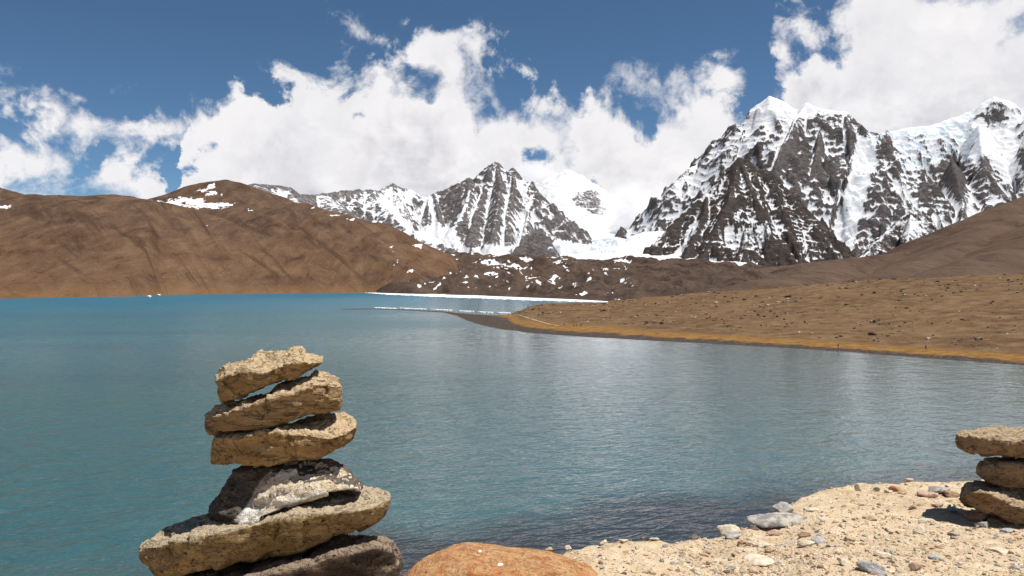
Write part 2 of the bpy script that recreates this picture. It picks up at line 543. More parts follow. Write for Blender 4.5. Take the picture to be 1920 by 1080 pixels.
# the couloir glacier is a smooth trough
cd = polydist(VX, VY, [(1622, 268), (1612, 320), (1598, 372), (1586, 425), (1572, 470)])
trough = sstep(cd, 34, 8) * (Y < 5560)
H = H - trough * 35 + trough * fbm(X / 40, Y / 40, 5, 3) * 5
VX, VY = ragged(*vpix(X, Y, H), 9, 20)
snow = np.full(X.shape, 0.10)
snow += 0.62 * patch(VX, VY, [(1225, 440), (1240, 340), (1345, 270), (1440, 160), (1505, 170), (1500, 230), (1455, 300), (1400, 300), (1340, 330), (1270, 410)], 25)
snow += 1.0 * patch(VX, VY, [(1400, 225), (1440, 160), (1500, 180), (1480, 215), (1430, 235)], 10)
snow += 1.5 * patch(VX, VY, [(1478, 232), (1503, 170), (1590, 170), (1600, 218), (1575, 212), (1540, 208), (1515, 212)], 7)
snow += 1.7 * sstep(cd, 26, 14)
snow += 1.0 * patch(VX, VY, [(1655, 240), (1760, 215), (1835, 180), (1870, 150), (1960, 210), (1960, 300), (1905, 350), (1850, 290), (1815, 310), (1790, 290), (1745, 315), (1705, 325), (1685, 300)], 14)
snow += 1.2 * patch(VX, VY, [(1838, 230), (1862, 250), (1905, 360), (1890, 366), (1858, 300)], 10)
snow += 0.9 * patch(VX, VY, [(1672, 330), (1690, 330), (1730, 395), (1712, 400)], 8)
snow += 0.7 * patch(VX, VY, [(1740, 400), (1830, 360), (1880, 380), (1800, 440), (1765, 470), (1740, 440)], 16)
for poly, v in (([(1460, 300), (1480, 262), (1520, 262), (1522, 335), (1500, 345), (1470, 330)], 0.95), ([(1528, 310), (1580, 290), (1575, 340), (1540, 352)], 0.95),
                ([(1755, 310), (1790, 292), (1815, 320), (1805, 365), (1770, 340)], 1.0), ([(1830, 345), (1860, 360), (1850, 395), (1828, 390)], 0.9),
                ([(1655, 255), (1672, 262), (1672, 300), (1655, 295)], 0.8), ([(1700, 335), (1735, 345), (1760, 400), (1735, 390)], 0.8),
                ([(1836, 214), (1880, 205), (1885, 222), (1850, 240)], 1.6), ([(1905, 280), (1960, 270), (1960, 330), (1910, 320)], 1.2),
                ([(1770, 395), (1810, 392), (1808, 410), (1775, 415)], 0.8)):
    snow -= v * patch(VX, VY, poly, 9)  # first three are shaded faces, painted dark by taking the snow away
ice = patch(VX, VY, [(1660, 245), (1835, 215), (1830, 300), (1740, 325), (1690, 320)], 15) + patch(VX, VY, [(1560, 195), (1592, 200), (1596, 215), (1560, 212)], 5)
ice = np.maximum(ice, 0.35 * sstep(cd, 24, 10))
ice = np.maximum(ice, patch(VX, VY, [(1625, 248), (1662, 246), (1658, 272), (1628, 275)], 5))
ice = np.maximum(ice, patch(VX, VY, [(1836, 210), (1885, 205), (1880, 230), (1840, 235)], 5))
ice = np.maximum(ice, 0.6 * patch(VX, VY, [(1405, 222), (1470, 212), (1480, 225), (1410, 238)], 5))
H = H + DET * (1 - 0.72 * sstep(snow, 0.3, 1.0))
snow = snow + 0.45 * np.clip(hollow(H, 3) / 4, -1, 1) + 0.22 * np.clip(hollow(H, 9) / 14, -1, 1)
terrain('snow_massif', PX, X, Y, H, MAT_MASSIF, dict(snow=snow, ice=np.clip(ice, 0, 1)))

# dark buttress in front of it, and the small dark pyramid further right
PX, X, Y = polar_grid(1150, 1640, 1.9, rows(3350, 4700, 4.5))
sp = [
    dict(pts=[(1385, 296, 4250), (1372, 312, 4250), (1352, 333, 4230), (1325, 362, 4200), (1290, 388, 4150), (1258, 420, 4080), (1232, 458, 4000), (1215, 492, 3900), (1195, 520, 3850)], s=1.15, r=6),
    dict(pts=[(1385, 296, 4250), (1402, 300, 4250), (1422, 316, 4240), (1444, 322, 4220), (1462, 352, 4180), (1482, 392, 4120), (1510, 428, 4050), (1535, 462, 3950), (1556, 495, 3850), (1580, 520, 3800)], s=1.15, r=6),
    dict(pts=[(1385, 300, 4250), (1376, 340, 4090), (1362, 385, 3950), (1340, 430, 3840), (1318, 480, 3740), (1300, 520, 3650)], s=1.25),
    dict(pts=[(1390, 302, 4250), (1404, 345, 4080), (1425, 385, 3960), (1440, 430, 3850), (1462, 480, 3740), (1480, 515, 3650)], s=1.25),
    dict(pts=[(1325, 364, 4190), (1322, 400, 4020), (1300, 445, 3880), (1280, 490, 3750)], s=1.4),
    dict(pts=[(1482, 392, 4110), (1478, 430, 3960), (1495, 470, 3820), (1505, 510, 3700)], s=1.4),
    dict(pts=[(1400, 425, 3850), (1398, 460, 3740), (1395, 500, 3620)], s=1.1),
]
H, Dm, S = ridges(X, Y, sp)
wx = fbm(X / 160, Y / 160, 1.5, 3) * 0.5
H = H + (0.45 - np.abs(perlin(S / 90 + wx, Dm / 500, 0.3)) * 2.2) * np.minimum(Dm * 0.16, 22)
H = H + (ridged(X / 170 + 3, Y / 170, 0.0, 6, 0.55) - 1.0) * (9 + 30 * sstep(Dm, 10, 120))
H = H + fbm(X / 36, Y / 36, 2.0, 4, 0.62) * (3 + 7 * sstep(Dm, 5, 60))
terr = H / 26.0 + fbm(X / 160, Y / 160, 7.0, 3) * 1.2
H = H + 2.5 * np.sin(terr * 2 * math.pi) * sstep(Dm, 10, 60)
VX, VY = ragged(*vpix(X, Y, H), 7)
snow = np.full(X.shape, -0.34)
snow += 0.85 * patch(VX, VY, [(1335, 425), (1380, 402), (1450, 415), (1470, 440), (1420, 462), (1360, 455)], 14)
snow += 1.5 * patch(VX, VY, [(1303, 412), (1312, 420), (1290, 460), (1262, 492), (1252, 488), (1280, 455)], 5)
snow += 1.2 * sstep(polydist(VX, VY, [(1228, 455), (1262, 408), (1300, 375), (1350, 348)]), 8, 3)
snow += 0.35 * patch(VX, VY, [(1380, 330), (1440, 330), (1470, 420), (1400, 400)], 25)
snow += 1.4 * sstep(polydist(VX, VY, [(1506, 430), (1510, 460), (1516, 490)]), 5, 2)
snow += 0.35 * patch(VX, VY, [(1330, 460), (1430, 460), (1420, 500), (1320, 500)], 14)
snow -= 0.35 * patch(VX, VY, [(1340, 390), (1400, 370), (1470, 420), (1440, 410), (1390, 395), (1345, 415)], 10)
snow -= 0.5 * patch(VX, VY, [(1430, 455), (1490, 430), (1500, 500), (1420, 505)], 12)
snow += 1.3 * patch(VX, VY, [(1325, 490), (1358, 490), (1355, 500), (1325, 500)], 4)
snow = snow + 0.38 * np.clip(hollow(H, 3) / 2.5, -1, 1) + 0.18 * np.clip(hollow(H, 8) / 8, -1, 1)
terrain('dark_buttress', PX, X, Y, H, MAT_BUTTRESS, dict(snow=snow, ice=snow * 0))

PX, X, Y = polar_grid(1560, 1860, 1.9, rows(3500, 4500, 5))
sp = [
    dict(pts=[(1708, 394, 4150), (1690, 408, 4130), (1665, 432, 4080), (1640, 455, 4000), (1618, 480, 3900), (1590, 510, 3850)], s=1.1, r=5),
    dict(pts=[(1708, 394, 4150), (1722, 400, 4150), (1742, 425, 4100), (1758, 445, 4050), (1772, 470, 3950), (1800, 510, 3850)], s=1.1, r=5),
    dict(pts=[(1708, 396, 4150), (1706, 430, 4000), (1695, 470, 3870), (1690, 500, 3800)], s=1.2),
]
H, Dm, S = ridges(X, Y, sp)
H = H + (ridged(X / 130 + 3, Y / 130, 0.0, 6, 0.55) - 1.0) * (7 + 24 * sstep(Dm, 8, 90))
H = H + fbm(X / 30, Y / 30, 2.0, 4, 0.62) * 5
VX, VY = vpix(X, Y, H)
snow = np.full(X.shape, -0.10) + 0.6 * patch(VX, VY, [(1690, 420), (1730, 415), (1745, 450), (1700, 450)], 14)
terrain('dark_pyramid', PX, X, Y, H, MAT_BUTTRESS, dict(snow=snow, ice=snow * 0))

# ------------------------------------------------------------------ middle peaks, far snow dome and the glacier
PX, X, Y = polar_grid(430, 1110, 2.0, rows(2950, 5300, 5.0))
sp = [
    dict(pts=[(440, 352, 3250), (475, 344, 3400), (520, 347, 3500), (545, 351, 3500), (562, 364, 3550), (590, 365, 3700), (640, 358, 3900), (682, 355, 4050), (715, 358, 4250),
              (726, 350, 4350), (737, 342, 4400), (750, 350, 4400), (775, 358, 4420), (786, 366, 4450), (800, 367, 4450), (815, 360, 4450), (842, 350, 4450), (862, 342, 4450), (880, 334, 4450), (887, 345, 4460), (893, 352, 4480),
              (905, 338, 4560), (915, 322, 4600), (930, 301, 4600), (944, 317, 4600), (953, 322, 4600), (962, 316, 4580), (974, 338, 4560), (990, 352, 4540), (1010, 382, 4500), (1028, 408, 4450), (1030, 440, 4400), (1040, 480, 4300)], s=0.95, r=6),
    dict(pts=[(475, 346, 3400), (520, 375, 3250), (580, 400, 3150), (660, 430, 3050), (720, 460, 3000)], s=0.55, r=60),
    dict(pts=[(600, 366, 3720), (650, 400, 3500), (710, 430, 3350), (770, 460, 3250), (830, 478, 3200)], s=0.6, r=40),
    dict(pts=[(690, 357, 4050), (730, 400, 3800), (780, 440, 3600), (830, 465, 3450)], s=0.7, r=20),
    dict(pts=[(737, 344, 4400), (745, 385, 4150), (760, 420, 3950)], s=1.0),
    dict(pts=[(805, 368, 4430), (805, 400, 4200), (800, 430, 4050)], s=1.3),
    dict(pts=[(880, 336, 4450), (878, 370, 4230), (865, 405, 4060), (850, 425, 3970)], s=1.3),
    dict(pts=[(815, 362, 4440), (822, 400, 4200), (825, 420, 4100)], s=1.5),
    dict(pts=[(918, 322, 4590), (905, 365, 4330), (890, 405, 4100), (880, 445, 3920), (890, 470, 3820)], s=1.25),
    dict(pts=[(932, 304, 4590), (938, 350, 4350), (930, 400, 4090), (925, 440, 3930), (920, 470, 3800)], s=1.3),
    dict(pts=[(962, 318, 4570), (964, 350, 4400), (950, 400, 4150), (950, 450, 3950)], s=1.35),
    dict(pts=[(975, 340, 4550), (992, 390, 4330), (985, 430, 4120), (975, 460, 4000)], s=1.3),
    dict(pts=[(962, 468, 3700), (985, 450, 3720), (1005, 434, 3740), (1017, 432, 3740), (1022, 462, 3700), (1032, 490, 3650)], s=1.5, r=4),
]
H, Dm, S = ridges(X, Y, sp)
rocky = sstep(VX := vpix(X, Y, H)[0], 560, 760)
wx = fbm(X / 180, Y / 180, 1.5, 3) * 1.3
H = H + (0.45 - np.abs(perlin(S / 95 + wx, Dm / 700, 0.3)) * 2.2) * np.minimum(Dm * 0.10, 15) * (0.45 + 0.55 * rocky)
H = H + (ridged(X / 190 + 3, Y / 190, 0.0, 6, 0.55) - 1.0) * (6 + 34 * sstep(Dm, 10, 140)) * (0.18 + 0.82 * rocky)
H = H + fbm(X / 38, Y / 38, 2.0, 4, 0.62) * (2 + 7 * rocky)
VX, VY = ragged(*vpix(X, Y, H), 6)
snow = -0.62 + 0.56 * sstep(VX, 690, 790)
snow = snow + 0.75 * patch(VX, VY, [(500, 345), (545, 350), (570, 385), (545, 385), (520, 365)], 8)
snow += 0.52 * patch(VX, VY, [(590, 360), (720, 352), (790, 362), (740, 410), (720, 415), (650, 395), (600, 385)], 14)
snow += 0.35 * patch(VX, VY, [(690, 350), (790, 350), (830, 440), (790, 440)], 14)
snow += 1.4 * sstep(polydist(VX, VY, [(715, 372), (745, 400), (768, 432)]), 8, 3)
snow += 1.5 * patch(VX, VY, [(778, 440), (800, 425), (822, 420), (850, 432), (850, 450), (880, 472), (868, 478), (840, 460), (800, 452)], 6)
snow += 1.5 * sstep(polydist(VX, VY, [(808, 370), (812, 400), (820, 425)]), 5, 2)
snow += 1.5 * sstep(polydist(VX, VY, [(880, 360), (868, 400), (850, 430), (860, 455), (880, 475)]), 5, 2)
snow += 1.6 * patch(VX, VY, [(968, 340), (980, 338), (992, 372), (985, 378)], 4)
snow += 0.6 * patch(VX, VY, [(950, 400), (1000, 380), (1030, 440), (1000, 430), (960, 455)], 12)
snow += 1.3 * patch(VX, VY, [(880, 470), (920, 458), (965, 458), (975, 480), (900, 482)], 7)
snow -= 0.6 * patch(VX, VY, [(835, 355), (885, 338), (890, 350), (870, 400), (830, 418), (822, 400)], 8)
snow -= 0.9 * patch(VX, VY, [(955, 470), (1005, 430), (1022, 432), (1030, 482), (970, 482)], 5)
snow -= 0.4 * patch(VX, VY, [(850, 425), (890, 400), (920, 410), (920, 465), (880, 470)], 10)
snow = snow + 0.30 * np.clip(hollow(H, 3) / 2.5, -1, 1) + 0.2 * np.clip(hollow(H, 8) / 8, -1, 1)
terrain('grey_peaks', PX, X, Y, H, MAT_GREY, dict(snow=snow, ice=snow * 0))

# snow dome half lost in cloud, the snow basin and the glacier tongue below it
PX, X, Y = polar_grid(930, 1420, 2.2, rows(3300, 7600, 10))
sp = [
    dict(pts=[(930, 400, 6900), (985, 365, 7000), (1010, 345, 7000), (1040, 328, 7000), (1062, 318, 7000), (1082, 328, 7000), (1100, 338, 6950), (1118, 352, 6900), (1132, 385, 6800), (1150, 420, 6700)], s=0.75, r=40),
    dict(pts=[(1100, 342, 6900), (1085, 365, 6750), (1070, 390, 6600)], s=0.8),
    dict(pts=[(1118, 352, 6900), (1120, 375, 6650), (1130, 400, 6500)], s=1.0),
    dict(pts=[(1180, 420, 6900), (1240, 395, 6900), (1300, 330, 6600), (1400, 300, 6500)], s=0.6, r=60),
    dict(pts=[(1128, 487, 3900), (1150, 470, 4150), (1178, 450, 4400), (1200, 440, 4500), (1240, 432, 4600)], s=0.5, r=20),
]
H, Dm, S = ridges(X, Y, sp)
basin = CAMZ + 60 + (Y - 3300) * 0.115 + fbm(X / 400, Y / 400, 3.0, 4) * 30
H = np.maximum(H, basin)
onb = (H == basin)
H = H + fbm(X / 150, Y / 150, 5.0, 5, 0.55) * np.where(onb, 10, 22)
VX, VY = vpix(X, Y, H)
cre = sstep(polydist(VX, VY, [(1035, 462), (1080, 458), (1150, 470)]), 30, 8)
H = H + cre * ridged(X / 70, Y / 45, 1.0, 4) * 22
VX, VY = ragged(*vpix(X, Y, H), 14, 16)
snow = np.full(X.shape, 1.4)
snow -= 1.75 * patch(VX, VY, [(1072, 372), (1090, 352), (1115, 348), (1140, 392), (1120, 405), (1090, 392)], 8)
snow -= 0.75 * patch(VX, VY, [(1120, 492), (1170, 448), (1245, 425), (1245, 492)], 8)
ice = np.maximum(cre, 0.25 * patch(VX, VY, [(1030, 345), (1090, 330), (1080, 395), (1010, 390)], 20))
terrain('snow_basin', PX, X, Y, H, MAT_GREY, dict(snow=snow, ice=ice))

# ------------------------------------------------------------------ brown hills on the left
PX, X, Y = polar_grid(-420, 940, 2.6, np.concatenate([rows(1150, 2700, 6), rows(2700, 3700, 12)]))
sp = [
    dict(pts=[(-600, 300, 2500), (-300, 350, 2350), (-80, 385, 2300), (60, 375, 2250), (130, 367, 2200), (190, 364, 2150), (240, 371, 2130), (290, 394, 2110), (340, 424, 2060), (420, 470, 1950), (500, 520, 1850)], s=0.36, r=120),
    dict(pts=[(60, 395, 2200), (120, 440, 1900), (200, 490, 1650), (270, 540, 1500)], s=0.26, r=120),
    dict(pts=[(300, 402, 2600), (380, 394, 2560), (440, 391, 2520), (500, 388, 2480), (560, 383, 2450), (610, 397, 2450), (680, 420, 2450), (740, 448, 2480), (790, 472, 2500), (840, 500, 2520), (900, 530, 2540)], s=0.46, r=70),
    dict(pts=[(560, 386, 2440), (600, 430, 2250), (650, 480, 2080), (700, 530, 1960)], s=0.36, r=90),
    dict(pts=[(430, 395, 2500), (450, 440, 2250), (470, 490, 2000), (500, 535, 1800)], s=0.34, r=90),
    dict(pts=[(680, 422, 2440), (698, 468, 2280), (715, 512, 2130), (728, 548, 2020)], s=0.42, r=60),
    dict(pts=[(-500, 300, 3400), (-150, 325, 3250), (0, 350, 3200), (60, 361, 3200), (110, 376, 3200), (160, 400, 3200)], s=0.36, r=60),
    dict(pts=[(200, 395, 3050), (270, 376, 3050), (340, 358, 3020), (375, 350, 3000), (403, 339, 3000), (425, 334, 3000), (445, 338, 3000), (470, 348, 3050), (520, 372, 3000), (600, 410, 2900)], s=0.40, r=14),
]
H, Dm, S = ridges(X, Y, sp)
shore_pts = [(-500, 572), (0, 560), (120, 557), (240, 556), (300, 553), (400, 551), (560, 549.5), (680, 549), (780, 549.5), (900, 552), (1000, 556)]
ys_px = np.interp(PX, [p[0] for p in shore_pts], [p[1] for p in shore_pts])
YS = CAMZ * F / (ys_px - HY)
bench = (Y - YS) * 0.075 + fbm(X / 160, Y / 160, 2.2, 3) * 3 * sstep(Y - YS, 0, 120)
H = np.where(H > bench, np.maximum(H, bench), bench)
k = 28.0
rel = sstep(Y - YS, 20, 260)
Hs = np.maximum(H, bench)
Hs = Hs + rel * ((0.4 - np.abs(perlin(S / 150 + fbm(X / 300, Y / 300, 1, 2) * 0.8, Dm / 900, 0.3)) * 1.8) * np.minimum(Dm * 0.05, 13))
Hs = Hs + rel * (0.4 - np.abs(perlin(S / 46 + fbm(X / 120, Y / 120, 4, 2) * 0.7, Dm / 420, 5.3)) * 1.8) * np.minimum(Dm * 0.05, 8)
Hs = Hs + rel * fbm(X / 26, Y / 26, 6.0, 3, 0.6) * 0.9
Hs = Hs + rel * (fbm(X / 380, Y / 380, 3.0, 4, 0.42) * 13 + (ridged(X / 260, Y / 520, 1.0, 4, 0.4) - 0.9) * 6)
Hs = np.where(Y < YS, (Y - YS) * 0.06, np.minimum(Hs, (Y - YS) * 0.45))
VX, VY = ragged(*vpix(X, Y, Hs), 7)
snow = np.full(X.shape, -0.6)
snow += 1.35 * patch(VX, VY, [(275, 376), (330, 371), (350, 368), (400, 378), (438, 380), (430, 390), (390, 392), (350, 398), (312, 402)], 5) * (Y > 2350)
snow += 1.25 * patch(VX, VY, [(366, 360), (400, 340), (412, 336), (405, 352), (420, 366), (395, 368)], 4) * (Y > 2350)
for cx, cy, rx, ry in ((470, 393, 9, 3), (392, 421, 5, 2.5), (586, 391, 8, 3), (627, 403, 12, 3), (658, 410, 14, 4), (4, 388, 22, 6), (712, 462, 4, 3), (735, 464, 6, 3), (740, 476, 4, 2.5), (768, 508, 14, 7), (740, 500, 6, 3), (783, 462, 16, 5), (743, 490, 5, 3)):
    snow += 1.45 * sstep(np.hypot((VX - cx) / rx, (VY - cy) / ry / .75), 1.3, 0.3)
Hs = Hs - 60 * sstep(PX, 835, 925)
snow = snow + 0.75 * fbm(VX / 42, (VY + VX * 0.06) / 3.6, 4.0, 3, 0.6) * (VY < 412) * (VX > 260) * (VX < 450)
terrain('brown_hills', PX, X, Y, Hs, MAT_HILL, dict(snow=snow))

# ------------------------------------------------------------------ moraine in the middle
PX, X, Y = polar_grid(660, 1520, 2.2, rows(1000, 3500, 7))
sp = [
    dict(pts=[(640, 500, 2700), (700, 492, 2800), (770, 482, 2900), (830, 474, 3050), (900, 477, 3050), (960, 480, 3050), (1040, 484, 3050), (1090, 490, 3000), (1140, 487, 3000), (1210, 486, 3000), (1260, 489, 2950), (1300, 495, 2900), (1380, 503, 2800), (1560, 500, 2800)], s=0.10, r=60),
    dict(pts=[(760, 520, 2300), (840, 508, 2350), (900, 512, 2350), (960, 520, 2300)], s=0.22, r=40),
    dict(pts=[(900, 548, 1800), (960, 528, 1950), (1020, 533, 1950), (1080, 545, 1850)], s=0.22, r=40),
    dict(pts=[(1060, 520, 2250), (1130, 508, 2350), (1200, 512, 2300)], s=0.2, r=40),
    dict(pts=[(1130, 545, 1500), (1190, 528, 1600), (1260, 522, 1650), (1340, 515, 1700), (1480, 505, 1750)], s=0.13, r=60),
    dict(pts=[(1000, 505, 2500), (1080, 502, 2550), (1150, 500, 2600)], s=0.2, r=40),
]
H, Dm, S = ridges(X, Y, sp)
shore2 = [(600, 548.5), (680, 549), (800, 552), (900, 555), (1000, 559), (1100, 563), (1140, 565), (1200, 568), (1600, 575)]
ys_px = np.interp(PX, [p[0] for p in shore2], [p[1] for p in shore2])
YS = CAMZ * F / (ys_px - HY)
Hs = np.maximum(H, (Y - YS) * 0.03)
rel = sstep(Y - YS, 0, 160)
Hs = Hs + rel * (fbm(X / 130, Y / 170, 3.0, 5, 0.55) * 13 + (ridged(X / 120, Y / 200, 1.0, 4) - 0.9) * 11)
Hs = np.where(Y < YS, (Y - YS) * 0.06, np.minimum(Hs, (Y - YS) * 0.35))
VX, VY = ragged(*vpix(X, Y, Hs), 9)
snow = np.full(X.shape, -0.46) + 0.25 * sstep(VY, 520, 485) - 0.5 * sstep(VX, 1180, 1300)
snow += 1.2 * sstep(fbm(X / 22, Y / 60, 8.0, 4, 0.6), 0.46, 0.70) * sstep(VX, 1280, 1150) * sstep(VY, 552, 535)
for cx, cy, rx, ry, q in ((1095, 551, 15, 7, 0), (1040, 519, 14, 7, 0), (920, 490, 26, 6, 0.1), (960, 498, 40, 4, 0.1), (918, 513, 12, 6, -.2), (930, 519, 9, 4, -.3), (985, 487, 14, 5, 0), (822, 505, 18, 3, -.6), (818, 537, 16, 3.5, -.6),
                          (805, 530, 10, 3, -.5), (870, 529, 6, 3.5, 0), (1048, 491, 16, 5, -.3), (1105, 520, 6, 8, 0.8), (1000, 519, 18, 4, -.2), (1165, 489, 22, 5, 0), (1133, 518, 5, 4, 0), (1050, 539, 7, 3, 0), (1140, 547, 5, 3, 0), (845, 515, 8, 3, -.4), (1158, 560, 6, 2.5, 0)):
    c, s_ = math.cos(q), math.sin(q)
    ddx, ddy = VX - cx, VY - cy
    snow += 1.7 * sstep(np.hypot((ddx * c + ddy * s_) / rx / .95, (ddy * c - ddx * s_) / ry / .62), 1.3, 0.3)
Hs = Hs - 34 * sstep(PX, 745, 665)
terrain('moraine', PX, X, Y, Hs, MAT_MORAINE, dict(snow=snow))

# ------------------------------------------------------------------ brown hill on the right
PX, X, Y = polar_grid(1180, 2300, 2.8, rows(620, 2500, 7))
sp = [
    dict(pts=[(2400, 220, 2300), (2100, 305, 2200), (1985, 345, 2150), (1920, 372, 2100), (1880, 384, 2080), (1840, 405, 2060), (1800, 428, 2050), (1760, 450, 2030), (1715, 468, 2000), (1660, 478, 2000), (1600, 482, 2000), (1540, 490, 1980), (1470, 498, 1950), (1400, 506, 1900), (1330, 514, 1800), (1250, 524, 1700)], s=0.52, r=40),
    dict(pts=[(1900, 400, 1980), (1820, 450, 1750), (1740, 490, 1500), (1660, 515, 1250)], s=0.42, r=50),
    dict(pts=[(2100, 330, 2100), (2000, 410, 1700), (1900, 470, 1350), (1800, 505, 1050)], s=0.42, r=50),
    dict(pts=[(1600, 484, 1980), (1540, 505, 1700), (1480, 520, 1400), (1420, 530, 1100)], s=0.36, r=50),
]
H, Dm, S = ridges(X, Y, sp)
H = np.maximum(H, 4 + (Y - 620) * 0.012)
H = H + (0.4 - np.abs(perlin(S / 130 + fbm(X / 300, Y / 300, 1, 2) * 0.6, Dm / 800, 0.3)) * 1.8) * np.minimum(Dm * 0.04, 9)
H = H + fbm(X / 200, Y / 200, 3.0, 5, 0.52) * 7 - 12 * sstep(Y, 900, 620) - 60 * sstep(PX, 1340, 1190)
VX, VY = vpix(X, Y, H)
terrain('scree_hill', PX, X, Y, H, MAT_SCREE, dict(snow=np.full(X.shape, -0.9)))

# ------------------------------------------------------------------ the plain that runs out to the spit
front = [(600, 581), (700, 580), (760, 582), (830, 586), (855, 592), (885, 606), (930, 616), (1000, 625), (1100, 632), (1200, 637.5), (1350, 646), (1500, 654), (1600, 661), (1700, 669), (1800, 676), (1920, 685), (2150, 702), (2600, 735)]
crest = [(600, 579, 0.1), (700, 579, .3), (760, 580.5, .3), (830, 583.5, .35), (885, 589, .45), (930, 591, .6), (950, 590, .9), (972, 583, 3.0), (985, 577, 5.2), (1000, 573, 6.0), (1030, 570.5, 7.0), (1080, 568.5, 8.0), (1140, 566, 9.0), (1200, 559, 11), (1300, 551, 15), (1400, 544, 18),
         (1500, 536, 21.5), (1600, 529, 24.4), (1700, 522, 27), (1800, 518, 28.2), (1920, 514, 29.4), (2150, 505, 32), (2600, 500, 34)]


def plain_height(PXq, Yq):
    yf = np.interp(PXq, [p[0] for p in front], [p[1] for p in front])
    Ys = CAMZ * F / (yf - HY)
    yc = np.interp(PXq, [p[0] for p in crest], [p[1] for p in crest])
    zc = np.interp(PXq, [p[0] for p in crest], [p[2] for p in crest])
    dyc = yc - HY
    Yc = np.where(np.abs(dyc) > 12, (CAMZ - zc) * F / np.where(np.abs(dyc) > 12, dyc, 12), 0)
    Yc2 = np.interp(PXq, [1140, 1300, 1500, 1700, 1920, 2600], [640, 600, 560, 520, 480, 420])
    Yc = np.where(PXq > 1140, Yc2, Yc)
    zc = np.where(PXq > 1140, CAMZ - dyc / F * Yc, zc)
    Yc = np.maximum(Yc, Ys + 15)
    t = (Yq - Ys) / (Yc - Ys)
    Xq = (PXq - 960) / F * Yq
    up = zc * (0.85 * np.clip(t, 0, 1) + 0.15 * np.clip(t, 0, 1) ** 2)
    back = zc - np.maximum(Yq - Yc, 0) * np.where(PXq > 1200, 0.02, 0.11)
    z = np.where(t < 0, (Yq - Ys) * 0.08, np.where(t < 1, up, back))
    amp = sstep(z, 0.8, 5)
    z = z + amp * (fbm(Xq / 38, Yq / 38, 1.0, 5, 0.55) * 0.9 + fbm(Xq / 7, Yq / 7, 2.0, 3) * 0.16)
    z = z + (1 - amp) * fbm(Xq / 16, Yq / 16, 4.0, 3) * 0.10
    return z


PX, X, Y = polar_grid(640, 2500, 2.6, np.concatenate([rows(175, 420, 1.6), rows(420, 820, 3.0), rows(820, 1000, 12)]))
H = plain_height(PX, Y)
mp, n, b = new_mat('dry_plain')
pos = n.node('ShaderNodeNewGeometry').outputs['Position']
x, y, z = n.sep(pos)
big = n.noise(pos, 0.02, 6, 0.6)
mid = n.noise(pos, 0.13, 7, 0.66, 0.3)
fine = n.noise(pos, 0.9, 5, 0.75)
c = n.mix(n.ss(big, 0.3, 0.68), (0.098, 0.056, 0.027), (0.140, 0.084, 0.041))
c = n.mix(n.ss(mid, 0.45, 0.70), c, (0.180, 0.116, 0.064))
c = n.mix(n.ss(mid, 0.47, 0.32, 0, 0.85), c, (0.055, 0.033, 0.018))
c = n.mix(n.ss(fine, 0.45, 0.28, 0, 0.9), c, (0.045, 0.028, 0.018))
c = n.mix(n.ss(fine, 0.58, 0.74, 0, 0.7), c, (0.34, 0.25, 0.16))
zz = n.m('ADD', z, n.m('MULTIPLY', n.m('SUBTRACT', mid, 0.5), 1.6))
gold = n.m('MULTIPLY', n.ss(zz, 2.1, 1.1), n.ss(zz, 0.50, 0.72))
c = n.mix(gold, c, n.mix(n.ss(n.noise(pos, 0.3, 5, 0.6), 0.35, 0.65), (0.150, 0.076, 0.022), (0.24, 0.130, 0.038)))
c = n.mix(n.ss(zz, 0.78, 0.50), c, n.mix(n.ss(fine, 0.35, 0.65), (0.022, 0.016, 0.013), (0.095, 0.072, 0.058)))
n.put(b.inputs['Base Color'], c)
b.inputs['Roughness'].default_value = 0.95
b.inputs['Specular IOR Level'].default_value = 0.1
n.put(b.inputs['Normal'], n.bump(n.m('ADD', n.m('MULTIPLY', mid, 1.2), n.m('MULTIPLY', fine, 0.35)), 0.9, 1.0))
MAT_PLAIN = mp
terrain('plain', PX, X, Y, H, MAT_PLAIN)


def plain_hit(px, py):
    """where the sight line through that point of the view meets the plain"""
    ys = np.arange(190, 900, 0.5)
    zr = CAMZ + (HY - py) / F * ys
    zp = plain_height(np.full(ys.shape, float(px)), ys)
    i = np.argmax(zp >= zr)
    return Vector(((px - 960) / F * ys[i], ys[i], zp[i]))


# ------------------------------------------------------------------ lake
mw, n, b = new_mat('lake_water')
pos = n.node('ShaderNodeNewGeometry').outputs['Position']
x, y, z = n.sep(pos)
dist = n.vm('LENGTH', n.comb(x, y, 0.0))
rip = n.comb(n.m('ADD', n.m('MULTIPLY', x, 0.55), n.m('MULTIPLY', y, 0.30)), n.m('SUBTRACT', n.m('MULTIPLY', y, 0.95), n.m('MULTIPLY', x, 0.50)), 0.0)
w1 = n.noise(rip, 0.36, 3, 0.55, 0.6)
w2 = n.noise(n.vm('MULTIPLY', rip, (0.7, 1.1, 1)), 1.15, 3, 0.55, 0.4)
w3 = n.noise(n.vm('MULTIPLY', pos, (1, 1, 0)), 0.11, 2, 0.5)
gust = n.noise(n.vm('MULTIPLY', pos, (0.35, 1.0, 0)), 0.012, 4, 0.55, 0.5)
hgt = n.m('ADD', n.m('MULTIPLY', w1, 0.34), n.m('ADD', n.m('MULTIPLY', w2, 0.13), n.m('MULTIPLY', w3, 0.35)))
hgt = n.m('MULTIPLY', hgt, n.ss(gust, 0.28, 0.70, 0.75, 1.2))
cv_ = n.sep(n.noise(n.vm('MULTIPLY', pos, (1, 1, 0)), 0.35, 3, 0.6, color=True))
calm = n.ss(n.m('ADD', n.m('MULTIPLY_ADD', y, 0.10, x), n.m('MULTIPLY', n.m('SUBTRACT', gust, 0.5), 130.0)), -45, 35)      # lee of the plain
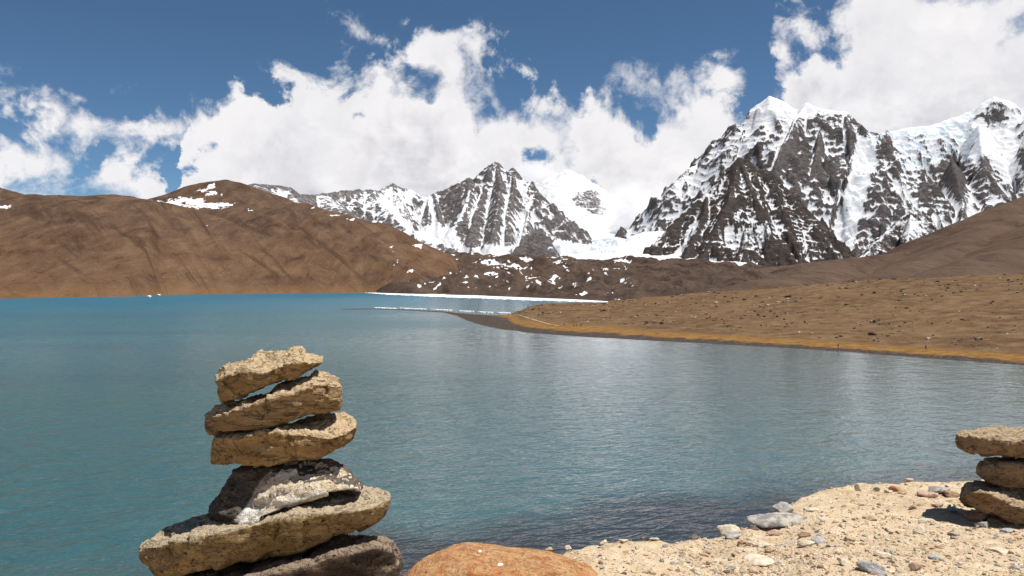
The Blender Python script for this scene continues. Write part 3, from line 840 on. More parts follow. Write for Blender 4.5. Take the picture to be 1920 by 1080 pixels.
chop = n.m('MULTIPLY', n.ss(gust, 0.3, 0.7, 0.55, 0.95), n.lin(calm, 0, 1, 1.0, 0.26))
farn = n.vm('NORMALIZE', n.comb(n.m('MULTIPLY', n.m('SUBTRACT', cv_[0], 0.5), chop), n.m('MULTIPLY', n.m('SUBTRACT', cv_[1], 0.5), chop), 1.0))
near = n.bump(n.m('MULTIPLY', hgt, n.lin(calm, 0, 1, 1.0, 0.36)), 1.0, 2.1)
fm = n.ss(dist, 110, 420)
nmx = n.vm('NORMALIZE', n.vm('ADD', n.vm('SCALE', near, scale=n.m('SUBTRACT', 1.0, fm)), n.vm('SCALE', farn, scale=fm)))
n.put(b.inputs['Normal'], nmx)
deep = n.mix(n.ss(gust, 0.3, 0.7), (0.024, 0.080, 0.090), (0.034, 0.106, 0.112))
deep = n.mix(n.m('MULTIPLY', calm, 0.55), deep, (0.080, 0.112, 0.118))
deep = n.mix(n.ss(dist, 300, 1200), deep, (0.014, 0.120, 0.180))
# dark stones show through the shallows along the near bank
yy = n.m('ADD', n.m('SUBTRACT', y, n.m('MULTIPLY', n.m('MAXIMUM', n.m('SUBTRACT', x, -12.0), 0.0), 0.42)), n.m('MULTIPLY', n.m('SUBTRACT', n.noise(pos, 0.045, 4, 0.55), 0.5), 46.0))
shal = n.ss(yy, 86, 66)
deep = n.mix(n.m('MULTIPLY', shal, n.ss(x, -40, -8, 0.15, 0.95)), deep, (0.026, 0.030, 0.032))
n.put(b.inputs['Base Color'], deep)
n.put(b.inputs['Roughness'], n.m('MULTIPLY', n.ss(dist, 80, 500, 0.14, 0.30), n.lin(calm, 0, 1, 1.0, 0.55)))
b.inputs['IOR'].default_value = 1.38
V = [(-9000, 5, 0), (9000, 5, 0), (9000, 9000, 0), (-9000, 9000, 0)]
tag(link('lake', mesh_np('lake', V, [[0, 1, 2, 3]]), mw), kind='structure')

# far ground sheet that closes the scene out to the horizon, under everything
gm, n, b = new_mat('far_ground')
pos = n.node('ShaderNodeNewGeometry').outputs['Position']
n.put(b.inputs['Base Color'], n.mix(n.noise(pos, 0.002, 6, 0.6), (0.10, 0.06, 0.04), (0.2, 0.13, 0.09)))
b.inputs['Roughness'].default_value = 0.95
V = [(-45000, -45000, -6), (45000, -45000, -6), (45000, 45000, -6), (-45000, 45000, -6)]
tag(link('ground', mesh_np('ground', V, [[0, 1, 2, 3]]), gm), kind='structure')

# ice: shelf along the far shore, broken rim along the spit, small floes on the left
mi, n, b = new_mat('lake_ice')
pos = n.node('ShaderNodeNewGeometry').outputs['Position']
q = n.noise(pos, 0.05, 6, 0.6)
n.put(b.inputs['Base Color'], n.mix(n.ss(q, 0.3, 0.7), (0.78, 0.80, 0.83), (0.88, 0.88, 0.89)))
b.inputs['Roughness'].default_value = 0.6
n.put(b.inputs['Normal'], n.bump(n.noise(pos, 0.4, 4), 0.4, 0.4))


def on_water(px, py, z=0.0):
    D = (CAMZ - z) * F / (py - HY)
    return ((px - 960) / F * D, D)


def ice_slab(name, top_edge, low_edge, thick=0.35):
    """flat sheet of ice with a real rim: far edge and near edge given along the shore"""
    A = [on_water(*p) for p in top_edge]; B = [on_water(*p) for p in low_edge]
    V, Fc = [], []
    k = len(A)
    for (ax, ay), (bx, by) in zip(A, B):
        V += [(ax, ay, thick), (bx, by, thick), (bx, by, -0.3), (ax, ay, -0.3)]
    for i in range(k - 1):
        a, c = 4 * i, 4 * i + 4
        for e in range(4):
            Fc.append([a + e, c + e, c + (e + 1) % 4, a + (e + 1) % 4])
    return link(name, mesh_np(name, V, Fc, False), mi)


xs = np.linspace(680, 1140, 170)
up = [(x, float(np.interp(x, [680, 760, 860, 1000, 1100, 1140], [548.6, 550.3, 553.0, 558.5, 563.0, 565.6]))) for x in xs]
lo = [(x, float(np.interp(x, [680, 720, 800, 900, 1000, 1080, 1140], [549.2, 552.4, 556.2, 560.0, 563.8, 566.2, 567.0])) + random.uniform(-.9, .35)) for x in xs]
tag(ice_slab('ice_shelf', up, lo), 'long white shelf of ice along the far shore of the lake', 'ice')
for x0, x1, y0, y1, wh in ((701, 745, 577.4, 578.6, 'at its far left tip'), (748, 800, 578.2, 580.0, 'second from the left tip'), (803, 850, 580.2, 582.2, 'third from the left tip'), (858, 890, 583.2, 584.6, 'beside the dark gravel'), (896, 925, 585.2, 586.4, 'second from the golden grass'), (930, 958, 586.4, 587.5, 'nearest the golden grass')):
    xs = np.linspace(x0, x1, 24)
    up = [(x, y0 + (y1 - y0) * i / 23 + random.uniform(-.15, .1)) for i, x in enumerate(xs)]
    lo = [(x, p[1] + random.uniform(0.2, 1.1) * (1 - abs(i / 11.5 - 1) ** 6)) for i, (x, p) in enumerate(zip(xs, up))]
    tag(ice_slab('floating_ice', up, lo, 0.6), 'thin white strip of ice along the spit, ' + wh, 'ice', 'ice strips along the spit')
for (cx, cy, r, lb) in ((280, 556.5, 4, 'larger small white ice floe by the left shore'), (298, 553.6, 3, 'smaller white ice floe beside a larger one by the left shore')):
    xs = np.linspace(cx - r, cx + r, 8)
    up = [(x, cy - .7 * math.sqrt(max(0, 1 - ((x - cx) / r) ** 2)) - .05) for x in xs]
    lo = [(x, cy + .6 * math.sqrt(max(0, 1 - ((x - cx) / r) ** 2)) + .05) for x in xs]
    tag(ice_slab('ice_floe', up, lo, 1.6), lb, 'ice')

# cloud that sits in the gap between the peaks and hides part of the snow dome
mc, n, b = new_mat('cloud_vapour')
out = [q for q in n.n if q.type == 'OUTPUT_MATERIAL'][0]
n.n.remove(b)
pv = n.node('ShaderNodeVolumePrincipled')
tc = n.node('ShaderNodeTexCoord').outputs['Object']
rr = n.vm('LENGTH', tc)
nn = n.noise(tc, 2.2, 4, 0.6, 0.3)
n.put(pv.inputs['Density'], n.m('MULTIPLY', n.ss(n.m('ADD', rr, n.m('MULTIPLY', n.m('SUBTRACT', nn, 0.5), 1.6)), 0.95, 0.35), 0.0075))
pv.inputs['Color'].default_value = (0.97, 0.97, 0.98, 1)
pv.inputs['Anisotropy'].default_value = 0.2
n.l.new(pv.outputs[0], out.inputs['Volume'])
mc.cycles.volume_step_rate = 4
for px, py, D, rx, ry, rz in ((1190, 390, 5900, 330, 260, 250), (1000, 322, 6300, 230, 200, 110)):
    bm = bmesh.new()
    bmesh.ops.create_icosphere(bm, subdivisions=3, radius=1.0)
    me = bpy.data.meshes.new('mountain_cloud'); bm.to_mesh(me); bm.free()
    o = link('mountain_cloud', me, mc)
    o.location = P(px, py, D)
    o.scale = (rx, ry, rz)
    tag(o, kind='stuff')

# ------------------------------------------------------------------ footpath on the plain
mf, n, b = new_mat('trodden_path')
pos = n.node('ShaderNodeNewGeometry').outputs['Position']
n.put(b.inputs['Base Color'], n.mix(n.noise(pos, 1.5, 4), (0.34, 0.25, 0.16), (0.50, 0.40, 0.29)))
b.inputs['Roughness'].default_value = 0.95
pp = []
for a, bb in zip([(955, 588.5), (975, 592), (995, 598), (1015, 604), (1030, 608.5)], [(975, 592), (995, 598), (1015, 604), (1030, 608.5), (1052, 612)]):
    for t in np.linspace(0, 1, 6)[:-1]:
        pp.append(plain_hit(a[0] + (bb[0] - a[0]) * t, a[1] + (bb[1] - a[1]) * t))
V, Fc = [], []
for i, p in enumerate(pp):
    d = (pp[min(i + 1, len(pp) - 1)] - pp[max(i - 1, 0)]); d.z = 0; d.normalize()
    s = Vector((-d.y, d.x, 0)) * (0.5 + 0.15 * math.sin(i * 1.7))
    V += [tuple(p + s + Vector((0, 0, .16))), tuple(p - s + Vector((0, 0, .16)))]
for i in range(len(pp) - 1):
    Fc.append([2 * i, 2 * i + 1, 2 * i + 3, 2 * i + 2])
tag(link('footpath', mesh_np('footpath', V, Fc), mf), kind='structure')


# ------------------------------------------------------------------ rocks: shared builders
def hull_rock(name, npts=11, squash=(1, 1, 0.6), seed=0, bevel=0.0):
    r = random.Random(seed)
    bm = bmesh.new()
    for _ in range(npts):
        v = Vector((r.gauss(0, 1), r.gauss(0, 1), r.gauss(0, 1))).normalized() * r.uniform(0.8, 1.08)
        bm.verts.new((v.x * squash[0], v.y * squash[1], v.z * squash[2]))
    res = bmesh.ops.convex_hull(bm, input=bm.verts)
    bmesh.ops.delete(bm, geom=list({g for g in res['geom_interior'] + res['geom_unused'] if isinstance(g, bmesh.types.BMVert)}), context='VERTS')
    bmesh.ops.recalc_face_normals(bm, faces=bm.faces)
    me = bpy.data.meshes.new(name)
    bm.to_mesh(me); bm.free()
    return me


def rock_arrays(me):
    V = np.empty(len(me.vertices) * 3); me.vertices.foreach_get('co', V)
    T = np.array([tuple(p.vertices) for p in me.polygons])
    return V.reshape(-1, 3), T


BASE = [rock_arrays(hull_rock('chip', 9 + s % 4, (1, random.uniform(.6, 1), random.uniform(.35, .8)), s)) for s in range(14)]


def scatter(name, pos, size, rot, cols, mat, kind='stuff'):
    """thousands of small stones joined into one mesh, each its own little hull"""
    VV, FF, CC, off = [], [], [], 0
    for i in range(len(pos)):
        v, t = BASE[i % len(BASE)]
        c, s = math.cos(rot[i]), math.sin(rot[i])
        q = v * size[i]
        q = np.stack([q[:, 0] * c - q[:, 1] * s, q[:, 0] * s + q[:, 1] * c, q[:, 2]], -1) + pos[i]
        VV.append(q); FF.append(t + off); off += len(v)
        CC.append(np.repeat(np.append(cols[i], 1.0)[None], len(v), 0))
    me = mesh_np(name, np.concatenate(VV), np.concatenate(FF), False, {'tint': ('FLOAT_COLOR', np.concatenate(CC))})
    return tag(link(name, me, mat), kind=kind)


def stone_tint_mat(name, src='attr', scale=120.0, rough=0.9):
    m, n, b = new_mat(name)
    tc = n.node('ShaderNodeTexCoord').outputs['Object']
    col = n.attr('tint', 'Color') if src == 'attr' else src
    nz = n.noise(tc, scale, 5, 0.65)
    c = n.mix(n.ss(nz, 0.3, 0.7), n.mix(1.0, col, (0.62, 0.60, 0.58), 'MULTIPLY'), col)
    n.put(b.inputs['Base Color'], c)
    b.inputs['Roughness'].default_value = rough
    b.inputs['Specular IOR Level'].default_value = 0.2
    n.put(b.inputs['Normal'], n.bump(nz, 0.5, 0.3 / scale))
    return m


# stones strewn over the plain
MAT_PLAINROCK = stone_tint_mat('plain_rock', 'attr', 1.5)
N = 13000
ppx = rng.uniform(965, 2350, N)
yfr = np.interp(ppx, [p[0] for p in front], [p[1] for p in front])
Ys_ = CAMZ * F / (yfr - HY)
tt = rng.uniform(0, 1, N) ** 1.2
Yr = Ys_ + 14 + tt * (np.interp(ppx, [965, 1140, 1500, 1920, 2400], [620, 660, 570, 500, 440]) - Ys_ - 10)
zr = plain_height(ppx, Yr)
clump = fbm((ppx - 960) / F * Yr / 30, Yr / 30, 6.0, 3)
ok = (zr > 2.2) & (clump > rng.uniform(-0.25, 0.75, N))
ppx, Yr, zr = ppx[ok], Yr[ok], zr[ok]
sz = 0.20 + 0.95 * rng.power(0.24, len(ppx)) ** 1.4
sz *= Yr / 330
pal = np.array([(0.05, 0.035, 0.026), (0.10, 0.07, 0.05), (0.20, 0.14, 0.10), (0.36, 0.29, 0.22), (0.07, 0.05, 0.04)])
scatter('scattered_rocks', np.stack([(ppx - 960) / F * Yr, Yr, zr + sz * 0.15], -1), sz, rng.uniform(0, 6.28, len(ppx)),
        pal[rng.integers(0, 5, len(ppx))] * rng.uniform(0.7, 1.3, (len(ppx), 1)), MAT_PLAINROCK)


def fine_rock(name, dims, seed, mat, sub=4, rough=0.10, facet=0.5, freq=1.6):
    """one stone as a subdivided ball, planed to facets and roughened; dims are half sizes"""
    bm = bmesh.new()
    bmesh.ops.create_icosphere(bm, subdivisions=sub, radius=1.0)
    V = np.array([v.co[:] for v in bm.verts]); Fa = np.array([[v.index for v in f.verts] for f in bm.faces])
    bm.free()
    r = np.random.default_rng(seed)
    D = V / np.linalg.norm(V, axis=1)[:, None]
    rad = np.ones(len(D)) * 1.2
    for _ in range(int(9 + 8 * facet)):
        nrm = r.normal(size=3); nrm /= np.linalg.norm(nrm)
        h = r.uniform(0.52, 0.97)
        dt = D @ nrm
        rad = np.minimum(rad, np.where(dt > 0.05, h / np.maximum(dt, 0.05), 9))
    o = r.uniform(0, 40, 3)
    rad = rad * (1 + rough * fbm(D[:, 0] * freq + o[0], D[:, 1] * freq + o[1], D[:, 2] * freq + o[2], 5, 0.55))
    V = D * rad[:, None] * np.array(dims)
    me = mesh_np(name, V, Fa, True)
    return link(name, me, mat)


def plain_stone_mat(name, a, bcol, scale, bump=0.6):
    m, n, b = new_mat(name)
    tc = n.node('ShaderNodeTexCoord').outputs['Object']
    n1 = n.noise(tc, scale, 7, 0.65, 0.3)
    n2 = n.noise(tc, scale * 5, 5, 0.7)
    c = n.mix(n.ss(n1, 0.40, 0.58), a, bcol)
    c = n.mix(n.ss(n2, 0.43, 0.28, 0, 0.85), c, tuple(q * 0.35 for q in a))
    n.put(b.inputs['Base Color'], c)
    b.inputs['Roughness'].default_value = 0.88
    b.inputs['Specular IOR Level'].default_value = 0.25
    n.put(b.inputs['Normal'], n.bump(n.m('ADD', n1, n.m('MULTIPLY', n2, 0.4)), bump, 0.6 / scale))
    return m


MB_DARK = plain_stone_mat('dark_boulder', (0.05, 0.036, 0.028), (0.11, 0.08, 0.06), 1.2)
MB_PALE = plain_stone_mat('pale_boulder', (0.26, 0.20, 0.15), (0.36, 0.29, 0.22), 1.2)
for i, (px, py, wd, ht, mt, lb) in enumerate((
        (1636, 626, 15, 8, MB_DARK, 'largest dark boulder on the dry plain, with a smaller dark one above it'),
        (1640, 603, 12, 6, MB_DARK, 'dark boulder on the plain just above the largest dark boulder'),
        (1241, 605, 13, 7, MB_DARK, 'grey boulder on the plain right of the small group of walkers'),
        (1478, 556, 13, 5, MB_DARK, 'low dark boulder high on the plain below the scree slope'),
        (1391, 597, 8, 5, MB_DARK, 'small round dark boulder on the plain, middle of the slope'),
        (1134, 568, 10, 5, MB_DARK, 'dark boulder at the right end of the ice shelf'),
        (1740, 635, 13, 6, MB_PALE, 'pale boulder just above the lone walker on the right shore'),
        (1303, 595, 9, 4, MB_PALE, 'small pale boulder on the plain, left of a round dark one'),
        (1666, 629, 8, 4, MB_DARK, 'small dark boulder just right of the largest dark boulder'),
        (1602, 615, 6, 4, MB_DARK, 'small dark boulder left of the largest dark boulder'),
        (1905, 548, 11, 4, MB_PALE, 'pale boulder at the far right of the plain'))):
    p = plain_hit(px, py + ht * 0.3)
    k = p.y / F
    o = fine_rock('boulder', (wd * k / 2, wd * k / 2.4, ht * k * 0.62), 50 + i, mt, 3, 0.12)
    o.location = p + Vector((0, 0, ht * k * 0.15))
    o.rotation_euler.z = i * 1.3
    tag(o, lb, 'boulder', 'boulders on the plain')


# ------------------------------------------------------------------ people on the far shore
def cloth_mat(name, top, legs, skin=(0.35, 0.2, 0.13), hair=(0.02, 0.015, 0.012)):
    m, n, b = new_mat(name)
    z = n.sep(n.node('ShaderNodeTexCoord').outputs['Object'])[2]
    c = n.mix(n.ss(z, 0.86, 0.88), legs, top)
    c = n.mix(n.ss(z, 1.47, 1.48), c, skin)
    c = n.mix(n.ss(z, 1.63, 1.65), c, hair)
    n.put(b.inputs['Base Color'], c)
    b.inputs['Roughness'].default_value = 0.9
    return m


def person(loc, rz, mat, stride, lb, lean=0.0):
    s = stride
    J = [((0, 0, .95), .15), ((0, lean * .3, 1.2), .15), ((0, lean * .6, 1.42), .15), ((0, lean * .8, 1.52), .06), ((0, lean + .02, 1.64), .105), ((0, lean + .01, 1.73), .07),
         ((-.10, 0, .88), .11), ((-.11, s * .25 + .02, .50), .075), ((-.11, s * .3 - .06, .09), .05), ((-.12, s * .3 + .10, .04), .045),
         ((.10, 0, .88), .11), ((.11, -s * .2 + .03, .50), .075), ((.11, -s * .42 - .03, .09), .05), ((.12, -s * .42 + .12, .04), .045),
         ((-.20, lean * .6, 1.40), .07), ((-.27, -s * .2, 1.14), .052), ((-.25, -s * .25 + .12, .90), .042), ((-.25, -s * .25 + .15, .80), .04),
         ((.20, lean * .6, 1.40), .07), ((.27, s * .2, 1.14), .052), ((.25, s * .25 + .10, .90), .042), ((.25, s * .25 + .13, .80), .04)]
    E = [(0, 1), (1, 2), (2, 3), (3, 4), (4, 5), (0, 6), (6, 7), (7, 8), (8, 9), (0, 10), (10, 11), (11, 12), (12, 13), (2, 14), (14, 15), (15, 16), (16, 17), (2, 18), (18, 19), (19, 20), (20, 21)]
    me = bpy.data.meshes.new('person')
    me.from_pydata([j[0] for j in J], E, [])
    me.materials.append(mat)
    o = bpy.data.objects.new('person', me)
    COL.objects.link(o)
    sk = o.modifiers.new('skin', 'SKIN')
    sk.use_smooth_shade = True
    for v, (_, r) in zip(me.skin_vertices[0].data, J):
        v.radius = (r, r * 0.85)
    me.skin_vertices[0].data[0].use_root = True
    o.modifiers.new('sub', 'SUBSURF').levels = 1
    o.modifiers['sub'].render_levels = 1
    o.location = loc
    o.rotation_euler.z = rz
    return tag(o, lb, 'person', 'walkers on the far shore')


dark = cloth_mat('dark_clothes', (0.02, 0.02, 0.025), (0.015, 0.015, 0.018))
blue = cloth_mat('navy_clothes', (0.02, 0.025, 0.05), (0.012, 0.013, 0.02))
brown = cloth_mat('brown_clothes', (0.05, 0.025, 0.02), (0.02, 0.018, 0.018))
for px, py, rz, mt, st, lb in (
        (994, 598, 1.2, dark, .8, 'lone person in dark clothes walking on the pale path near the spit'),
        (1058, 611, 1.4, blue, .7, 'person in dark clothes walking ahead, left of the group of four'),
        (1076, 613, 1.5, dark, .6, 'leftmost person in dark clothes of the close group of four'),
        (1081, 613, 1.3, brown, .5, 'second person from the left in the close group of four'),
        (1087.5, 613, 1.6, dark, .4, 'third person from the left in the close group of four'),
        (1090.5, 612.5, 1.6, blue, .3, 'rightmost person in dark clothes of the close group of four'),
        (1572, 653.0, 1.3, dark, .4, 'person in dark clothes low at the water edge of the golden grass'),
        (1736.5, 656.0, 0.4, dark, .3, 'lone person in dark clothes standing on the golden grass far right')):
    person(plain_hit(px, py) + Vector((0, 0, 0.0)), rz, mt, st, lb)

# post with a heap of stones on the knoll
p = plain_hit(990, 577)
post = bpy.data.objects.new('marker_post', None)
COL.objects.link(post)
post.location = p
tag(post, 'thin dark marker post in a stone heap on the knoll by the spit', 'post')
V, Fc = [], []
for i, (r, z) in enumerate(((.17, -.3), (.16, .8), (.13, 1.9), (.10, 2.9), (.03, 3.0))):
    for k in range(8):
        a = k * math.pi / 4
        V.append((r * math.cos(a) + .05 * z * .3, r * math.sin(a), z))
for i in range(4):
    for k in range(8):
        Fc.append([8 * i + k, 8 * i + (k + 1) % 8, 8 * i + 8 + (k + 1) % 8, 8 * i + 8 + k])
link('pole', mesh_np('pole', V, Fc), MB_DARK, post)
for i in range(7):
    o = fine_rock('stone', (.42, .36, .26), 90 + i, MB_DARK, 2, 0.1)
    o.parent = post
    a = i * 1.05
    o.location = (math.cos(a) * .5, math.sin(a) * .5, .05) if i < 6 else (0.1, -.2, .35)

# ------------------------------------------------------------------ the near bank
K = 1.4
edge_tab = [(-1500, 1420, .80), (-400, 1250, 1.05), (0, 1170, 1.18), (250, 1135, 1.25), (550, 1108, 1.36), (690, 1092, 1.42), (760, 1074, 1.46), (800, 1062, 1.49), (900, 1046, 1.55), (1000, 1036, 1.60), (1080, 1030, 1.66), (1150, 1020, 1.71),
            (1210, 1012, 1.76), (1290, 1008, 1.85), (1330, 1001, 1.92), (1400, 983, 2.03), (1440, 971, 2.15), (1475, 950, 2.30), (1505, 929, 2.45), (1540, 916, 2.55), (1590, 907, 2.64), (1680, 904, 2.74), (1780, 900, 2.84), (1920, 893, 2.98), (2300, 885, 3.15), (3400, 870, 3.4)]
ex = [e[0] for e in edge_tab]


def bank_edge(PXq):
    py = np.interp(PXq, ex, [e[1] for e in edge_tab])
    Ye = np.interp(PXq, ex, [e[2] for e in edge_tab]) * K
    return Ye, CAMZ - (py - HY) / F * Ye


def bank_height(PXq, Yq, detail=True):
    Ye, ze = bank_edge(PXq)
    Xq = (PXq - 960) / F * Yq
    d = Yq - Ye
    if detail:
        d = d + fbm(Xq / .22, Yq / .22, 1.0, 4, 0.6) * 0.045
    z = ze + np.maximum(-d, 0) * 0.105
    z = z - np.where(d > 0, 1.25 * d + 0.0, 0) - 0.02 * np.exp(-(d / .05) ** 2)
    if detail:
        z = z + fbm(Xq / .55, Yq / .55, 3.0, 4) * 0.018 + fbm(Xq / .07, Yq / .07, 5.0, 3, 0.55) * 0.0045 + ridged(Xq / .035, Yq / .035, 8.0, 3) * 0.0018
        z = z + sstep(d, 0, 2) * fbm(Xq / 1.5, Yq / 1.5, 6.0, 4) * 0.35
    return z


ys = np.concatenate([np.arange(.35, 1.6, .05), np.arange(1.6, 4.6, .0085), np.geomspace(4.6, 60, 60)])
pxs = np.concatenate([np.arange(-1500, 640, 22), np.arange(640, 2040, 3.2), np.arange(2040, 3400, 20)])
PX, Y = np.meshgrid(pxs, ys)
X = (PX - 960) / F * Y
Z = bank_height(PX, Y)
md, n, b = new_mat('sandy_gravel')
pos = n.node('ShaderNodeNewGeometry').outputs['Position']
big = n.noise(pos, 2.2, 5, 0.6)
mid = n.noise(pos, 14, 6, 0.65)
fine = n.noise(pos, 75, 6, 0.72)
grit = n.voro(pos, 130, 'F1')
gcol = n.voro(pos, 130, 'F1', 1.0, 'Color')
c = n.mix(n.ss(big, 0.3, 0.7), (0.42, 0.312, 0.190), (0.53, 0.405, 0.260))
c = n.mix(n.ss(mid, 0.42, 0.70), c, (0.60, 0.48, 0.33))
c = n.mix(n.ss(mid, 0.44, 0.28, 0, 0.7), c, (0.38, 0.265, 0.155))
c = n.mix(n.m('MULTIPLY', n.ss(grit, 0.55, 0.25), 0.45), c, n.mix(0.25, (0.5, 0.40, 0.29), gcol))
c = n.mix(n.ss(fine, 0.42, 0.27, 0, 0.75), c, (0.20, 0.135, 0.08))
n.put(b.inputs['Base Color'], c)
b.inputs['Roughness'].default_value = 0.95
b.inputs['Specular IOR Level'].default_value = 0.15
hh = n.m('ADD', n.m('MULTIPLY', fine, 0.010), n.m('MULTIPLY', n.m('SUBTRACT', 0.6, grit), 0.005))
n.put(b.inputs['Normal'], n.bump(hh, 0.65, 1.0))
o = link('bank', mesh_np('bank', np.stack([X, Y, Z], -1).reshape(-1, 3), grid_faces(*X.shape)), md)
tag(o, kind='structure')
V = [(-6, -8, 23.55), (6, -8, 23.55), (6, .45, 23.52), (-6, .45, 23.52)]
tag(link('bank_behind', mesh_np('bank_behind', [(x, y, z - .12) for x, y, z in V], [[0, 1, 2, 3]]), md), kind='structure')


def bank_hit(px, py):
    ys = np.arange(1.0, 5.0, 0.004)
    zr = CAMZ + (HY - py) / F * ys
    zp = bank_height(np.full(ys.shape, float(px)), ys)
    ok = zp >= zr
    if not ok.any():
        Ye, ze = bank_edge(np.array([float(px)]))
        return Vector(((px - 960) / F * Ye[0], Ye[0], ze[0]))
    i = np.argmax(ok)
    return Vector(((px - 960) / F * ys[i], ys[i], zp[i]))


# ------------------------------------------------------------------ stacked stones
def cairn_mat(name, a, bcol, sunlit_dust, dark=(0.05, 0.032, 0.018), pit=0.8, scale=9.0, sunlit_dust_amt=0.8, streak=(1, 1, 2.2), pale=False):
    m, n, b = new_mat(name)
    tc = n.node('ShaderNodeTexCoord').outputs['Object']
    nz = n.sep(n.node('ShaderNodeNewGeometry').outputs['Normal'])[2]
    sv = n.vm('MULTIPLY', tc, streak)
    n1 = n.noise(sv, scale, 7, 0.62, 0.6)
    n2 = n.noise(sv, scale * 4.5, 7, 0.68, 0.3)
    n3 = n.noise(tc, scale * 20, 4, 0.7)
    wv_ = n.vm('ADD', sv, n.vm('SCALE', n.noise(tc, 30, 3, color=True), scale=0.03))
    vo = n.voro(wv_, 42)
    hole = n.m('MULTIPLY', n.ss(vo, 0.26, 0.12), n.ss(n1, 0.46, 0.60))
    crack = n.ss(n.m('ABSOLUTE', n.m('SUBTRACT', n.noise(sv, scale * 1.3, 5, 0.6, 1.0), 0.5)), 0.018, 0.004)
    c = n.mix(n.ss(n1, 0.36, 0.60), a, bcol)
    stain = n.noise(tc, scale * 0.7, 4, 0.6, 0.8)
    c = n.mix(n.ss(stain, 0.54, 0.68, 0, 0.55), c, tuple(q * f_ for q, f_ in zip(a, (1.0, 0.72, 0.5))))
    c = n.mix(n.ss(stain, 0.44, 0.32, 0, 0.5), c, (a[0] * 0.72, a[0] * 0.64, a[0] * 0.52))
    c = n.mix(n.ss(n2, 0.45, 0.30, 0, pit), c, dark)
    c = n.mix(n.m('MULTIPLY', n.ss(n.m('ADD', nz, n.m('MULTIPLY', n.m('SUBTRACT', n2, 0.5), 1.2)), 0.15, 0.75), sunlit_dust_amt), c, sunlit_dust)  # up-facing dust, its tone lifted to paint in sunlit tops
    c = n.mix(n.ss(n3, 0.44, 0.27, 0, 0.85), c, dark)
    c = n.mix(n.m('MULTIPLY', n.m('MAXIMUM', hole, n.m('MULTIPLY', crack, 0.5)), pit), c, tuple(q * .7 for q in dark))
    if pale:                                   # pale mineral front, edged along the painted shadow
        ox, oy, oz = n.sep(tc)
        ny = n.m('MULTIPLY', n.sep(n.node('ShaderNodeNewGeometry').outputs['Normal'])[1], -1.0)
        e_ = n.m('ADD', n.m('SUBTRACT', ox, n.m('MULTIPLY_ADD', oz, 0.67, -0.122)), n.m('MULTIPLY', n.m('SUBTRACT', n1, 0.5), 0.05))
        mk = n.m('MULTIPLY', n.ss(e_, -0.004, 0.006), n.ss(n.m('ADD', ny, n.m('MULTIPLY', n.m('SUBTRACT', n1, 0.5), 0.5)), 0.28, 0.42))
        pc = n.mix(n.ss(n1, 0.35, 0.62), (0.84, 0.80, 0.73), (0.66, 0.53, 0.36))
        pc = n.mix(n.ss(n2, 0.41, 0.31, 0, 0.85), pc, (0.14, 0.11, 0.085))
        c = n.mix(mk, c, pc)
    n.put(b.inputs['Base Color'], c)
    b.inputs['Roughness'].default_value = 0.9
    b.inputs['Specular IOR Level'].default_value = 0.2
    h = n.m('ADD', n.m('MULTIPLY', n2, 0.013), n.m('MULTIPLY', n3, 0.007))
    h = n.m('SUBTRACT', h, n.m('ADD', n.m('MULTIPLY', hole, 0.008), n.m('MULTIPLY', crack, 0.004)))
    n.put(b.inputs['Normal'], n.bump(h, 1.0, 1.0))
    return m


